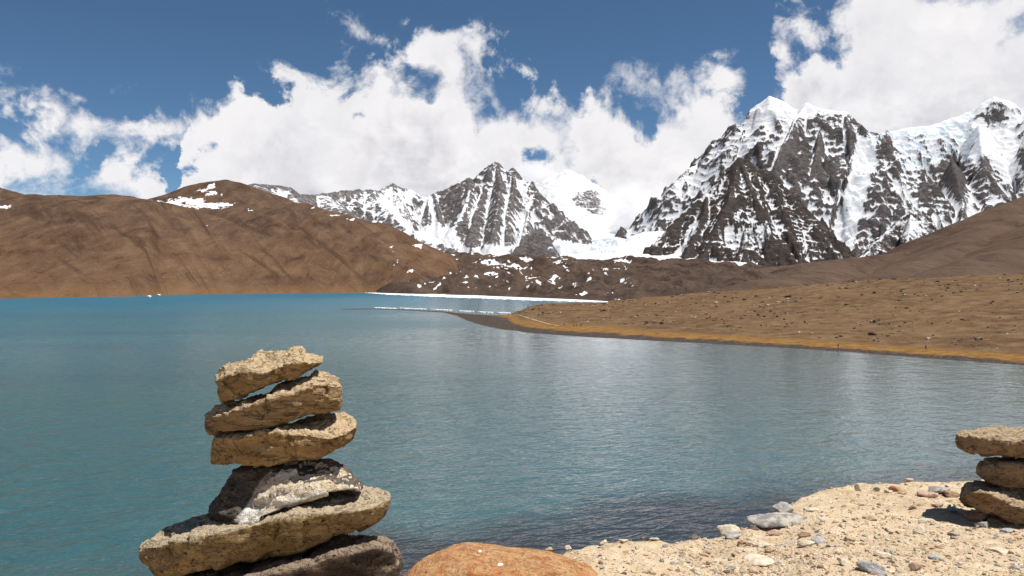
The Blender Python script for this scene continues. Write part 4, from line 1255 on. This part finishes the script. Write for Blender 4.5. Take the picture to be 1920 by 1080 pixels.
def loft_stone(name, top, crease, bottom, D, depth, mat, seed, rough=0.010, pits=0.012, pit_top=0.0, nx=190, nr=130, yaw=0.0, topback=0.30, tilt=0.0, facet=1.0):
    """a stone by its top line, the arris between top and front face, and its underside; the outline in metres at distance D,
    the body reaching back by depth"""
    tx, ty = zip(*top); cx, cy = zip(*crease); bx, by = zip(*bottom)
    x0, x1 = min(tx[0], bx[0]), max(tx[-1], bx[-1])
    t = 0.5 - 0.5 * np.cos(np.linspace(0, math.pi, nx)) * (0.985)
    xs = x0 + (x1 - x0) * t
    yt = np.interp(xs, tx, ty); yb = np.interp(xs, bx, by)
    yc = np.clip(np.interp(xs, cx, cy), yt + 0.04 * (yb - yt), yb - 0.1 * (yb - yt))
    prof = np.clip(1 - np.abs(2 * t - 1) ** 3.2, 0, 1) ** 0.5
    r = np.random.default_rng(seed)
    verts = []
    for i, x in enumerate(xs):
        d = depth * (0.12 + 0.88 * prof[i])
        pts = [(-.40 * d, yb[i]), ((-.465 + tilt * .3) * d, yb[i] + .35 * (yc[i] - yb[i])), ((-.50 + tilt) * d, yc[i]), (max(topback - .3, -.4 + tilt) * d, yt[i] * .8 + yc[i] * .2), (topback * d, yt[i]),
               (.48 * d, yt[i] + .3 * (yb[i] - yt[i])), (.46 * d, yt[i] + .75 * (yb[i] - yt[i])), (.25 * d, yb[i] - .04 * (yb[i] - yt[i]))]
        Q = np.array([((x - 960) / F * (D + yy), D + yy, CAMZ + (HY - py) / F * (D + yy)) for yy, py in pts])
        for _ in range(2):                     # round the arrises a little
            nxt = np.roll(Q, -1, 0)
            Q = np.stack([Q * .88 + nxt * .12, Q * .12 + nxt * .88], 1).reshape(-1, 3)
        L = np.r_[0, np.cumsum(np.linalg.norm(np.diff(np.r_[Q, Q[:1]], axis=0), axis=1))]
        u = np.linspace(0, L[-1], nr, endpoint=False)
        Qc = np.r_[Q, Q[:1]]
        verts.append(np.stack([np.interp(u, L, Qc[:, k]) for k in range(3)], -1))
    V = np.array(verts)                        # nx, nr, 3
    dux = np.gradient(V, axis=0)
    dur = np.roll(V, -1, 1) - np.roll(V, 1, 1)
    N_ = np.cross(dur, dux)
    N_ /= np.linalg.norm(N_, axis=2)[..., None] + 1e-9
    cen = V.mean(axis=(0, 1))
    if ((V - cen) * N_).sum() < 0:
        N_ = -N_
    o = r.uniform(0, 50, 3)
    a, bb, c = V[..., 0] + o[0], V[..., 1] + o[1], V[..., 2] + o[2]
    upm = sstep(N_[..., 2], 0.15, 0.6)
    disp = rough * 0.38 * fbm(a / .15, bb / .15, c / .10, 3, 0.4)
    disp += rough * 0.22 * (ridged(a / .10, bb / .10, c / .035, 4, 0.5) - 0.9)
    disp += rough * 0.20 * fbm(a / .20, bb / .20, c / .011, 3, 0.6)          # bedding
    disp += rough * (0.06 + 0.16 * upm) * fbm(a / .010, bb / .010, c / .009, 3, 0.65)
    # fracture facets: each cell is a small plane with its own tilt, broken off sharply at its border
    Pf = V.reshape(-1, 3)
    met = np.array([1.0, 1.0, 1.5])
    ci = Pf[r.integers(0, len(Pf), 30)]
    gr = r.normal(size=(30, 3)) * 0.10
    best = np.full(len(Pf), 1e9); fd_ = np.zeros(len(Pf))
    jit = np.stack([fbm(a / .03, bb / .03, c / .03, 3, .6), fbm(a / .03 + 9, bb / .03, c / .03, 3, .6), fbm(a / .03, bb / .03 + 9, c / .03, 3, .6)], -1).reshape(-1, 3) * .010
    for cc_, g_ in zip(ci, gr):
        dv = Pf + jit - cc_
        dq = ((dv * met) ** 2).sum(1)
        bq = dq < best
        best = np.where(bq, dq, best)
        fd_ = np.where(bq, np.clip(dv @ g_, -.45 * rough, .45 * rough), fd_)
    disp += fd_.reshape(a.shape) * facet
    pn = fbm(a / .024, bb / .024, c / .014, 2, 0.5)
    msk = sstep(fbm(a / .09, bb / .09, c / .09, 2), -0.15, 0.35)
    disp -= 0.8 * pits * sstep(pn, 0.52, 0.64) * (0.25 + 0.75 * msk)
    # broken crust on the weathered top
    up = sstep(N_[..., 2], 0.25, 0.7)
    cr = fbm(a / .030, bb / .030, c / .030, 4, 0.6)
    disp += pit_top * 0.30 * up * (np.floor(cr * 5 + .5) / 5 * .6 + cr * .4)
    # blocky breaks: quantised steps
    st = fbm(a / .08, bb / .1, c / .05, 3, 0.5)
    q_ = st * 3.2
    disp += rough * 0.55 * ((np.floor(q_) + sstep(q_ - np.floor(q_), 0.86, 1.0)) / 3.2)
    fade = np.clip(prof * 2.2, 0.1, 1)[:, None]
    V = V + N_ * (disp * fade)[..., None]
    nxn, nrn = V.shape[:2]
    idx = np.arange(nxn * nrn).reshape(nxn, nrn)
    Fq = np.stack([idx[:-1], np.roll(idx, -1, 1)[:-1], np.roll(idx, -1, 1)[1:], idx[1:]], -1).reshape(-1, 4)
    Vf = V.reshape(-1, 3)
    e0, e1 = V[0].mean(0), V[-1].mean(0)
    k = len(Vf)
    Vf = np.vstack([Vf, e0, e1])
    cap0 = np.stack([idx[0], np.roll(idx[0], 1), np.full(nrn, k)], -1)
    cap1 = np.stack([np.roll(idx[-1], 1), idx[-1], np.full(nrn, k + 1)], -1)
    tri = np.vstack([Fq[:, [0, 1, 2]], Fq[:, [0, 2, 3]], cap0, cap1])
    base = Vector((cen[0], cen[1], Vf[:, 2].min()))
    me = mesh_np(name, Vf - np.array(base), tri, True)
    bm = bmesh.new(); bm.from_mesh(me)
    bmesh.ops.recalc_face_normals(bm, faces=bm.faces)
    bm.to_mesh(me); bm.free()
    ob = link(name, me, mat, loc=base)
    if yaw:
        ob.rotation_euler.z = yaw
    return ob


TAN = cairn_mat('tan_stone', (0.30, 0.188, 0.080), (0.45, 0.300, 0.145), (0.64, 0.49, 0.305))
TAN2 = cairn_mat('tan_stone_banded', (0.28, 0.185, 0.095), (0.42, 0.285, 0.150), (0.62, 0.47, 0.30), streak=(.6, 1, 3))
TAN3 = cairn_mat('tan_pitted_stone', (0.26, 0.175, 0.085), (0.42, 0.29, 0.135), (0.60, 0.49, 0.34), pit=0.95, scale=12)
TAN4 = cairn_mat('dusky_tan_stone', (0.22, 0.145, 0.085), (0.30, 0.20, 0.115), (0.50, 0.38, 0.25))
PALE = cairn_mat('pale_stone_painted_shadow', (0.030, 0.024, 0.021), (0.080, 0.060, 0.045), (0.62, 0.54, 0.43), dark=(0.03, 0.025, 0.022), sunlit_dust_amt=0.15, scale=8, pale=True)  # near-black base colour paints the shadow around the pale front
DARKB = cairn_mat('dark_brown_stone', (0.040, 0.027, 0.020), (0.095, 0.065, 0.045), (0.42, 0.315, 0.225), dark=(0.02, 0.014, 0.01), sunlit_dust_amt=0.62, scale=7)
CD = 1.30 * K
GS = 'stones of the tall cairn'
o = loft_stone('cairn_stone',
               [(400, 712), (403, 704), (416, 690), (433, 678), (450, 671), (465, 667), (482, 660), (500, 659), (520, 655), (540, 651), (555, 648), (565, 647), (574, 652), (577, 659), (590, 663), (600, 671), (607, 677)],
               [(400, 716), (415, 706), (430, 702), (450, 694), (470, 690), (495, 697), (520, 685), (560, 680), (590, 679), (607, 679)],
               [(400, 714), (406, 724), (411, 742), (415, 753), (430, 751), (450, 746), (470, 738), (490, 731), (511, 722), (535, 713), (562, 704), (580, 697), (592, 691), (607, 680)],
               CD, .17, TAN, 1, rough=0.010, pit_top=0.016, pits=0.012)
tag(o, 'topmost tan stone of the tall cairn, crusty and tilted up to the right', 'stone', GS)
o = loft_stone('cairn_stone',
               [(382, 782), (386, 774), (402, 763), (416, 755), (450, 751), (485, 745), (505, 738), (520, 727), (528, 718), (550, 712), (575, 705), (588, 697), (600, 697), (615, 700), (635, 708), (640, 724), (642, 750)],
               [(382, 784), (400, 778), (430, 771), (460, 763), (500, 750), (530, 735), (545, 738), (560, 728), (600, 716), (642, 728)],
               [(382, 784), (388, 800), (394, 813), (420, 812), (450, 808), (480, 803), (510, 797), (540, 790), (570, 783), (600, 776), (636, 770), (642, 752)],
               CD, .20, TAN2, 2, rough=0.011, pit_top=0.012, pits=0.009)
tag(o, 'second stone from the top of the tall cairn, tan wedge with banded face', 'stone', GS)
o = loft_stone('cairn_stone',
               [(393, 846), (402, 817), (450, 810), (520, 797), (570, 786), (600, 779), (634, 772), (650, 773), (662, 780), (669, 787), (672, 797)],
               [(393, 850), (403, 823), (450, 815), (520, 803), (540, 808), (580, 814), (620, 820), (650, 812), (672, 799)],
               [(393, 862), (396, 870), (440, 871), (478, 873), (510, 870), (540, 867), (575, 862), (602, 857), (625, 847), (642, 838), (660, 821), (669, 806), (672, 799)],
               CD, .21, TAN, 3, rough=0.009, pit_top=0.015, pits=0.011)
tag(o, 'third stone from the top of the tall cairn, smooth tan block with crumbly right end', 'stone', GS)
# fourth stone: pale mineral front, cast shadow painted dark on top and left
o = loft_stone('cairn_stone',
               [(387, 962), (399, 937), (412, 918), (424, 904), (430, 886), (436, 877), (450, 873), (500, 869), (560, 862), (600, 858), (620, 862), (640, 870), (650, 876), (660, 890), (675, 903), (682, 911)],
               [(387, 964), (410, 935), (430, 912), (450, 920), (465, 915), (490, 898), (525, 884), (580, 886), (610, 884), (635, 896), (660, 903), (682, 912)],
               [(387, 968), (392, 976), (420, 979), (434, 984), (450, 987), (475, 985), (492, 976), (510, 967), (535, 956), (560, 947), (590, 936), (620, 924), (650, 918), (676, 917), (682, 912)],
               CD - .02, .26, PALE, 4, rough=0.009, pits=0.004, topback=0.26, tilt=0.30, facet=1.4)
tag(o, 'fourth stone of the tall cairn, shadow painted dark above a pale whitish front', 'stone', GS)
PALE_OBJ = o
o = loft_stone('cairn_stone',
               [(256, 1038), (262, 1026), (272, 1016), (290, 1006), (315, 990), (335, 983), (355, 975), (390, 962), (440, 955), (520, 942), (600, 922), (640, 915), (680, 913), (705, 914), (722, 917), (733, 924), (736, 934)],
               [(256, 1040), (269, 1027), (298, 1022), (325, 1013), (392, 1000), (502, 975), (560, 965), (607, 956), (640, 955), (663, 957), (695, 950), (736, 937)],
               [(256, 1042), (263, 1055), (280, 1065), (290, 1082), (330, 1087), (360, 1078), (397, 1065), (405, 1071), (447, 1056), (480, 1058), (502, 1045), (550, 1037), (590, 1026), (625, 1013), (655, 1005), (680, 994), (700, 984), (714, 974), (726, 957), (736, 938)],
               CD, .30, TAN3, 5, rough=0.010, pit_top=0.010, pits=0.014, nx=260)
tag(o, 'long pitted slab of the tall cairn, jutting out far to the left', 'stone', GS)
o = loft_stone('cairn_stone',
               [(320, 1105), (345, 1076), (390, 1056), (480, 1044), (537, 1028), (600, 1012), (648, 1003), (686, 1003), (705, 1004), (721, 1008), (738, 1017), (748, 1027), (755, 1050), (757, 1080)],
               [(320, 1115), (390, 1095), (480, 1080), (560, 1060), (620, 1040), (665, 1030), (700, 1022), (735, 1030), (757, 1085)],
               [(320, 1118), (345, 1150), (420, 1160), (560, 1165), (680, 1160), (735, 1150), (752, 1120), (757, 1090)],
               CD, .34, DARKB, 6, rough=0.010, pits=0.006, nx=230)
tag(o, 'dark brown base stone of the tall cairn with pale right shoulder', 'stone', GS)
# small wedge pebble that props the topmost stone
o = loft_stone('prop_stone', [(510, 732), (516, 724), (524, 719), (530, 722), (534, 728)], [(510, 734), (522, 726), (534, 730)], [(510, 735), (520, 738), (534, 734)], CD - .01, .03, TAN, 9, rough=0.003, pits=0.002, nx=50, nr=40)
tag(o, 'tiny pale chip wedged under the topmost stone of the tall cairn', 'stone')

ORANGE = cairn_mat('orange_granite', (0.60, 0.235, 0.085), (0.80, 0.48, 0.23), (0.74, 0.40, 0.18), dark=(0.42, 0.165, 0.065), pit=0.75, scale=24, sunlit_dust_amt=0.25, streak=(1, 1, 1))
o = loft_stone('orange_boulder',
               [(752, 1086), (765, 1070), (780, 1056), (800, 1041), (825, 1029), (850, 1020), (880, 1016), (915, 1018), (940, 1023), (990, 1029), (1030, 1033), (1070, 1045), (1100, 1058), (1118, 1073), (1126, 1092)],
               [(752, 1100), (800, 1082), (880, 1070), (960, 1076), (1040, 1080), (1100, 1088), (1126, 1098)],
               [(752, 1105), (780, 1160), (900, 1190), (1040, 1180), (1110, 1140), (1126, 1100)],
               1.42 * K, .34, ORANGE, 11, rough=0.0045, pits=0.002, nx=220, facet=0.5)
tag(o, 'rounded rusty orange granite boulder at the bottom beside the tall cairn', 'boulder')
# white lichen patches on the boulder
LICH = plain_stone_mat('white_lichen', (0.72, 0.71, 0.67), (0.80, 0.79, 0.76), 150)
from mathutils.bvhtree import BVHTree
bpy.context.view_layer.update()


def ray_on(ob, px, py):
    bm = bmesh.new(); bm.from_mesh(ob.data)
    tr = BVHTree.FromBMesh(bm); bm.free()
    og = Vector((0, 0, CAMZ)) - ob.location
    d = Vector(((px - 960) / F, 1, (HY - py) / F)).normalized()
    return tr.ray_cast(og, d)


for px, py, r in ((900, 1035, 5.0), (939, 1060, 5.5), (1000, 1029.5, 2.6)):
    hit, nrm, _, _ = ray_on(o, px, py)
    if hit is None:
        continue
    q = nrm.to_track_quat('Z', 'Y')
    rr = r * 1.42 * K / F
    V, Fc = [], []
    V.append(tuple(hit + nrm * .0022))
    for ring, (f_, hgt_) in enumerate(((.6, .002), (1.0, -.001))):
        for k in range(14):
            a = k / 14 * 2 * math.pi
            w_ = f_ * rr * random.uniform(.55, 1.1)
            V.append(tuple(hit + q @ Vector((math.cos(a) * w_ * 1.3, math.sin(a) * w_, hgt_))))
    for k in range(14):
        Fc.append([0, 1 + k, 1 + (k + 1) % 14]); 
        Fc.append([1 + k, 15 + k, 15 + (k + 1) % 14]); Fc.append([1 + k, 15 + (k + 1) % 14, 1 + (k + 1) % 14])
    link('lichen_patch', mesh_np('lichen_patch', V, Fc), LICH, o)

RD = bank_hit(1900, 984).y + .11
GR = 'stones of the right cairn'
o = loft_stone('cairn_stone',
               [(1791, 826), (1797, 813), (1808, 806), (1825, 806), (1842, 805), (1858, 799), (1880, 797), (1920, 799), (1965, 802), (1995, 812), (2010, 830)],
               [(1791, 830), (1800, 818), (1820, 817), (1860, 821), (1890, 824), (1920, 822), (1970, 824), (2010, 834)],
               [(1791, 832), (1800, 842), (1820, 848), (1840, 852), (1880, 858), (1920, 862), (1970, 858), (2010, 838)],
               RD, .30, TAN4, 21, rough=0.012, pit_top=0.014, pits=0.010)
tag(o, 'top stone of the right cairn, flat tan slab with lit top', 'stone', GR)
o = loft_stone('cairn_stone',
               [(1830, 879), (1840, 868), (1852, 858), (1870, 857), (1920, 860), (1970, 858), (2000, 868), (2012, 885)],
               [(1830, 882), (1845, 874), (1870, 870), (1920, 872), (1970, 872), (2012, 888)],
               [(1830, 884), (1836, 894), (1850, 903), (1880, 913), (1920, 918), (1980, 910), (2012, 890)],
               RD, .26, TAN4, 22, rough=0.011, pits=0.009)
tag(o, 'middle stone of the right cairn, shaded brown', 'stone', GR)
o = loft_stone('cairn_stone',
               [(1799, 932), (1808, 915), (1815, 905), (1830, 901), (1860, 904), (1920, 912), (1980, 912), (2015, 925), (2030, 945)],
               [(1799, 936), (1815, 922), (1840, 918), (1870, 930), (1900, 945), (1920, 950), (1980, 950), (2030, 950)],
               [(1799, 938), (1812, 948), (1840, 959), (1880, 973), (1905, 982), (1940, 985), (1990, 980), (2030, 955)],
               RD, .34, TAN4, 23, rough=0.012, pit_top=0.010, pits=0.008)
tag(o, 'bottom stone of the right cairn, broad tan block resting on the gravel', 'stone', GR)

# ------------------------------------------------------------------ stones lying on the bank
SM = dict(
    cream=plain_stone_mat('cream_stone', (0.50, 0.42, 0.31), (0.64, 0.56, 0.44), 40),
    tan=plain_stone_mat('tan_pebble', (0.40, 0.28, 0.165), (0.52, 0.38, 0.24), 40),
    grey=plain_stone_mat('grey_stone', (0.27, 0.255, 0.24), (0.44, 0.42, 0.39), 30),
    slate=plain_stone_mat('blue_grey_slate', (0.30, 0.30, 0.295), (0.45, 0.445, 0.43), 35),
    dark=plain_stone_mat('dark_pebble', (0.09, 0.075, 0.065), (0.20, 0.165, 0.14), 40),
    rust=plain_stone_mat('rust_stone', (0.30, 0.12, 0.06), (0.42, 0.22, 0.13), 40),
    pink=plain_stone_mat('pink_stone', (0.42, 0.28, 0.21), (0.54, 0.39, 0.31), 40),
    brown=plain_stone_mat('brown_stone', (0.25, 0.165, 0.105), (0.36, 0.25, 0.165), 40),
    mottled=plain_stone_mat('mottled_grey_stone', (0.20, 0.19, 0.19), (0.46, 0.41, 0.34), 22))
GB = 'stones on the gravel bank'
STONES = [  # px, py of its middle, width, height in the view, depth factor, colour, label
    (1373, 991, 44, 34, .8, 'cream', 'pale rounded stone standing on the brink left of the grey slab'),
    (1374, 1005, 40, 18, .8, 'grey', 'rough grey stone under the pale rounded stone at the brink'),
    (1302, 1007, 21, 14, .9, 'dark', 'small dark round pebble at the brink, left of the pale rounded stone'),
    (1470, 952, 46, 30, .7, 'grey', 'grey boulder poking up behind the big flat slab at the brink'),
    (1466, 978, 116, 26, .9, 'mottled', 'big flat mottled grey slab sunk in the gravel at the brink'),
    (1414, 990, 20, 12, .9, 'dark', 'dark chip at the left end of the big mottled slab'),
    (1525, 956, 34, 9, .8, 'cream', 'thin pale stone right behind the big mottled slab'),
    (1430, 1022, 36, 14, .8, 'cream', 'long cream stone below the big mottled slab'),
    (1446, 1031, 20, 15, .9, 'tan', 'tan block with shaded front, right of the long cream stone'),
    (1453, 1000, 26, 12, .8, 'pink', 'pinkish stone just below the big mottled slab'),
    (1394, 1018, 18, 10, .8, 'tan', 'tan stone between the pale rounded stone and the long cream stone'),
    (1512, 1021, 40, 13, .8, 'cream', 'white flat stone below the right end of the big mottled slab'),
    (1535, 1013, 36, 15, .7, 'slate', 'greenish grey slate leaning beside the white flat stone'),
    (1510, 1003, 22, 13, .8, 'brown', 'brown wedge stone right below the mottled slab'),
    (1323, 1041, 17, 9, .9, 'tan', 'small tan block lying alone on the smooth sand, left'),
    (1329, 1058, 11, 9, .9, 'brown', 'small brown block below the tan block on the smooth sand'),
    (1372, 1066, 17, 12, .9, 'grey', 'small grey pebble low on the smooth sand'),
    (1308, 1074, 22, 13, .8, 'cream', 'white chip at the bottom edge of the sand'),
    (1427, 1054, 64, 13, 1.0, 'cream', 'broad pale flat stone nearly buried in the sand'),
    (1586, 1054, 32, 16, .8, 'cream', 'cream flat stone with dark underside, left of the grey plank-like slab'),
    (1594, 1011, 26, 14, .8, 'tan', 'tan block halfway up the gravel, left of centre'),
    (1708, 900, 22, 10, .8, 'pink', 'pink stone standing up on the skyline of the bank'),
    (1613, 914, 17, 18, .6, 'cream', 'upright cream oval stone near the back edge of the bank'),
    (1645, 918, 17, 11, .7, 'slate', 'pale blue slate chip beside the upright cream oval stone'),
    (1682, 917, 24, 13, .8, 'rust', 'rust red stone near the back edge of the bank'),
    (1693, 924, 20, 9, .8, 'tan', 'yellowish stone in front of the rust red stone'),
    (1668, 921, 14, 10, .8, 'cream', 'round cream pebble left of the rust red stone'),
    (1768, 918, 46, 20, .9, 'grey', 'rough grey lump near the back edge beside the right cairn'),
    (1788, 926, 34, 16, .9, 'brown', 'brown lump between the rough grey lump and the right cairn'),
    (1745, 929, 42, 12, .8, 'pink', 'long pinkish stone in front of the rough grey lump'),
    (1764, 947, 24, 12, .9, 'pink', 'flat pink stone left of the shadow of the right cairn'),
    (1715, 952, 18, 9, .9, 'brown', 'tan-brown pebble left of the flat pink stone'),
    (1833, 969, 38, 24, .7, 'brown', 'brown angular stone tucked against the foot of the right cairn'),
    (1870, 977, 24, 13, .8, 'brown', 'small brown pebble under the front of the right cairn'),
    (1848, 985, 28, 13, .8, 'slate', 'grey triangular slate in front of the right cairn'),
    (1727, 994, 28, 19, .8, 'cream', 'pale angular stone in the middle of the gravel'),
    (1738, 978, 30, 10, .8, 'cream', 'white flat stone above the pale angular stone'),
    (1752, 982, 16, 9, .8, 'tan', 'tan pebble right beside the white flat stone in mid gravel'),
    (1656, 1040, 36, 12, .8, 'cream', 'white flat stone above the grey plank-like slab'),
    (1646, 1066, 74, 30, .5, 'slate', 'long grey plank-like slab at the bottom edge'),
    (1717, 1063, 25, 22, .9, 'brown', 'brown cube-like stone at the bottom edge'),
    (1755, 1045, 27, 11, .8, 'slate', 'blue grey flat pebble above and right of the brown cube-like stone'),
    (1735, 1030, 22, 11, .9, 'tan', 'tan stone above the blue grey flat pebble'),
    (1908, 1066, 22, 10, .8, 'slate', 'grey slate chip in the bottom right corner'),
    (1640, 972, 25, 10, .9, 'tan', 'flat tan stone left in the upper gravel'),
    (1795, 1003, 24, 9, .8, 'grey', 'grey flake between mid gravel and the right cairn'),
    (1893, 997, 26, 9, .8, 'slate', 'pale slate flake below the right cairn'),
    (1880, 1035, 40, 12, .9, 'cream', 'long pale stone low on the far right'),
    (1134, 1017, 17, 9, .9, 'cream', 'pale stone on the brink above the orange boulder'),
    (1171, 1015, 22, 9, .9, 'cream', 'cream stone on the brink right of the first pale one'),
    (1208, 1011, 9, 7, .9, 'brown', 'tiny brown pebble on the brink, left part'),
    (1230, 1012, 20, 8, .9, 'cream', 'low cream stone on the brink right of a tiny brown pebble'),
    (1031, 1030, 16, 8, .9, 'tan', 'yellowish pebble behind the orange boulder'),
    (1066, 1029, 18, 9, .9, 'cream', 'pale pebble on the brink right of the orange boulder'),
    (1125, 1042, 7, 6, .9, 'brown', 'tiny brown pebble alone on the sand right of the orange boulder'),
]
for i, (px, py, wd, ht, df, colr, lb) in enumerate(STONES):
    p = bank_hit(px, py + ht * 0.42)
    k = p.y / F
    o = fine_rock('stone', (wd * k * .5, wd * k * .5 * df * .75, ht * k * .5), 200 + i, SM[colr], 4, 0.10, 0.7)
    o.location = p + Vector((0, wd * k * .2 * df, ht * k * .22))
    o.rotation_euler = (random.uniform(-.1, .1), random.uniform(-.08, .08), random.uniform(-.25, .25))
    if 'plank' in lb:
        o.rotation_euler = (.15, .28, -.35)
    tag(o, lb, 'stone', GB)

# a crumpled bluish scrap caught beside the right cairn
bm = bmesh.new()
bmesh.ops.create_grid(bm, x_segments=14, y_segments=14, size=.018)
for v in bm.verts:
    v.co.z = .010 + .014 * float(fbm(np.array([v.co.x / .012]), np.array([v.co.y / .012]), 3.0, 3)[0])
    v.co.x += .008 * float(fbm(np.array([v.co.x / .01]), np.array([v.co.y / .01]), 9.0, 2)[0])
me = bpy.data.meshes.new('paper_scrap'); bm.to_mesh(me); bm.free()
o = link('paper_scrap', me, plain_stone_mat('bluish_scrap', (0.22, 0.36, 0.42), (0.50, 0.60, 0.62), 90))
o.location = bank_hit(1788, 960)
tag(o, 'small crumpled bluish scrap left of the right cairn', 'litter')

# loose pebbles: the larger ones single, the rest as gravel
palg = np.array([(0.52, 0.39, 0.25), (0.60, 0.47, 0.32), (0.44, 0.31, 0.19), (0.66, 0.58, 0.46), (0.42, 0.40, 0.37), (0.34, 0.33, 0.32), (0.28, 0.18, 0.11), (0.46, 0.28, 0.19), (0.16, 0.12, 0.09)])
pw = np.array([.24, .2, .16, .14, .08, .05, .06, .04, .03])
N = 21000
gx = np.concatenate([rng.uniform(1000, 2300, N), rng.uniform(1250, 2000, N // 3)])
Ye, ze = bank_edge(gx)
tt = rng.uniform(0, 1, len(gx))
gy = 1.75 + (Ye - 1.75) * (1 - (1 - tt) ** 0.62)
gy = np.where(rng.uniform(0, 1, len(gx)) < .10, Ye - rng.exponential(.04, len(gx)), gy)
Xg = (gx - 960) / F * gy
dens_ = sstep(gx, 1150, 1450) * 0.85 + 0.22 + 0.5 * fbm(Xg / .35, gy / .35, 2.0, 3)
ok = rng.uniform(0, 1, len(gx)) < dens_
gx, gy, Xg = gx[ok], gy[ok], Xg[ok]
gz = bank_height(gx, gy)
gs = np.clip(0.0019 * rng.pareto(2.2, len(gx)) + 0.0020, 0, 0.0115)
cidx = rng.choice(len(palg), len(gx), p=pw)
gc = palg[cidx] * rng.uniform(0.82, 1.12, (len(gx), 1))
order = np.argsort(-gs)
inview = np.array([i for i in order if 1000 < gx[i] < 1915 and 880 < HY + (CAMZ - gz[i]) / gy[i] * F < 1078])
single = inview[:200]
rest = np.setdiff1d(np.arange(len(gx)), single)
MAT_GRAVEL = stone_tint_mat('gravel', 'attr', 160)
scatter('gravel', np.stack([Xg, gy, gz + gs * .12], -1)[rest], gs[rest], rng.uniform(0, 6.28, len(rest)), gc[rest], MAT_GRAVEL)
protos = {}
names9 = ['tan', 'cream', 'tan', 'cream', 'grey', 'slate', 'brown', 'pink', 'dark']
words = dict(tan='small tan pebble lying loose on the gravel bank', cream='small cream pebble lying loose on the gravel bank', grey='small grey pebble lying loose on the gravel bank',
             slate='small bluish slate chip lying loose on the gravel bank', brown='small brown pebble lying loose on the gravel bank', pink='small pinkish pebble lying loose on the gravel bank', dark='small dark pebble lying loose on the gravel bank')
for q, i in enumerate(single):
    colr = names9[cidx[i]]
    key = (colr, q % 5)
    if key not in protos:
        protos[key] = hull_rock('pebble', 12, (1, random.uniform(.65, 1), random.uniform(.4, .75)), 500 + len(protos))
        protos[key].materials.append(SM[colr])
    o = bpy.data.objects.new('pebble', protos[key])
    COL.objects.link(o)
    o.location = (Xg[i], gy[i], gz[i] + gs[i] * .15)
    o.scale = (gs[i],) * 3
    o.rotation_euler = (random.uniform(-.3, .3), random.uniform(-.3, .3), random.uniform(0, 6.28))
    tag(o, words[colr], 'pebble', 'loose %s pebbles' % colr)
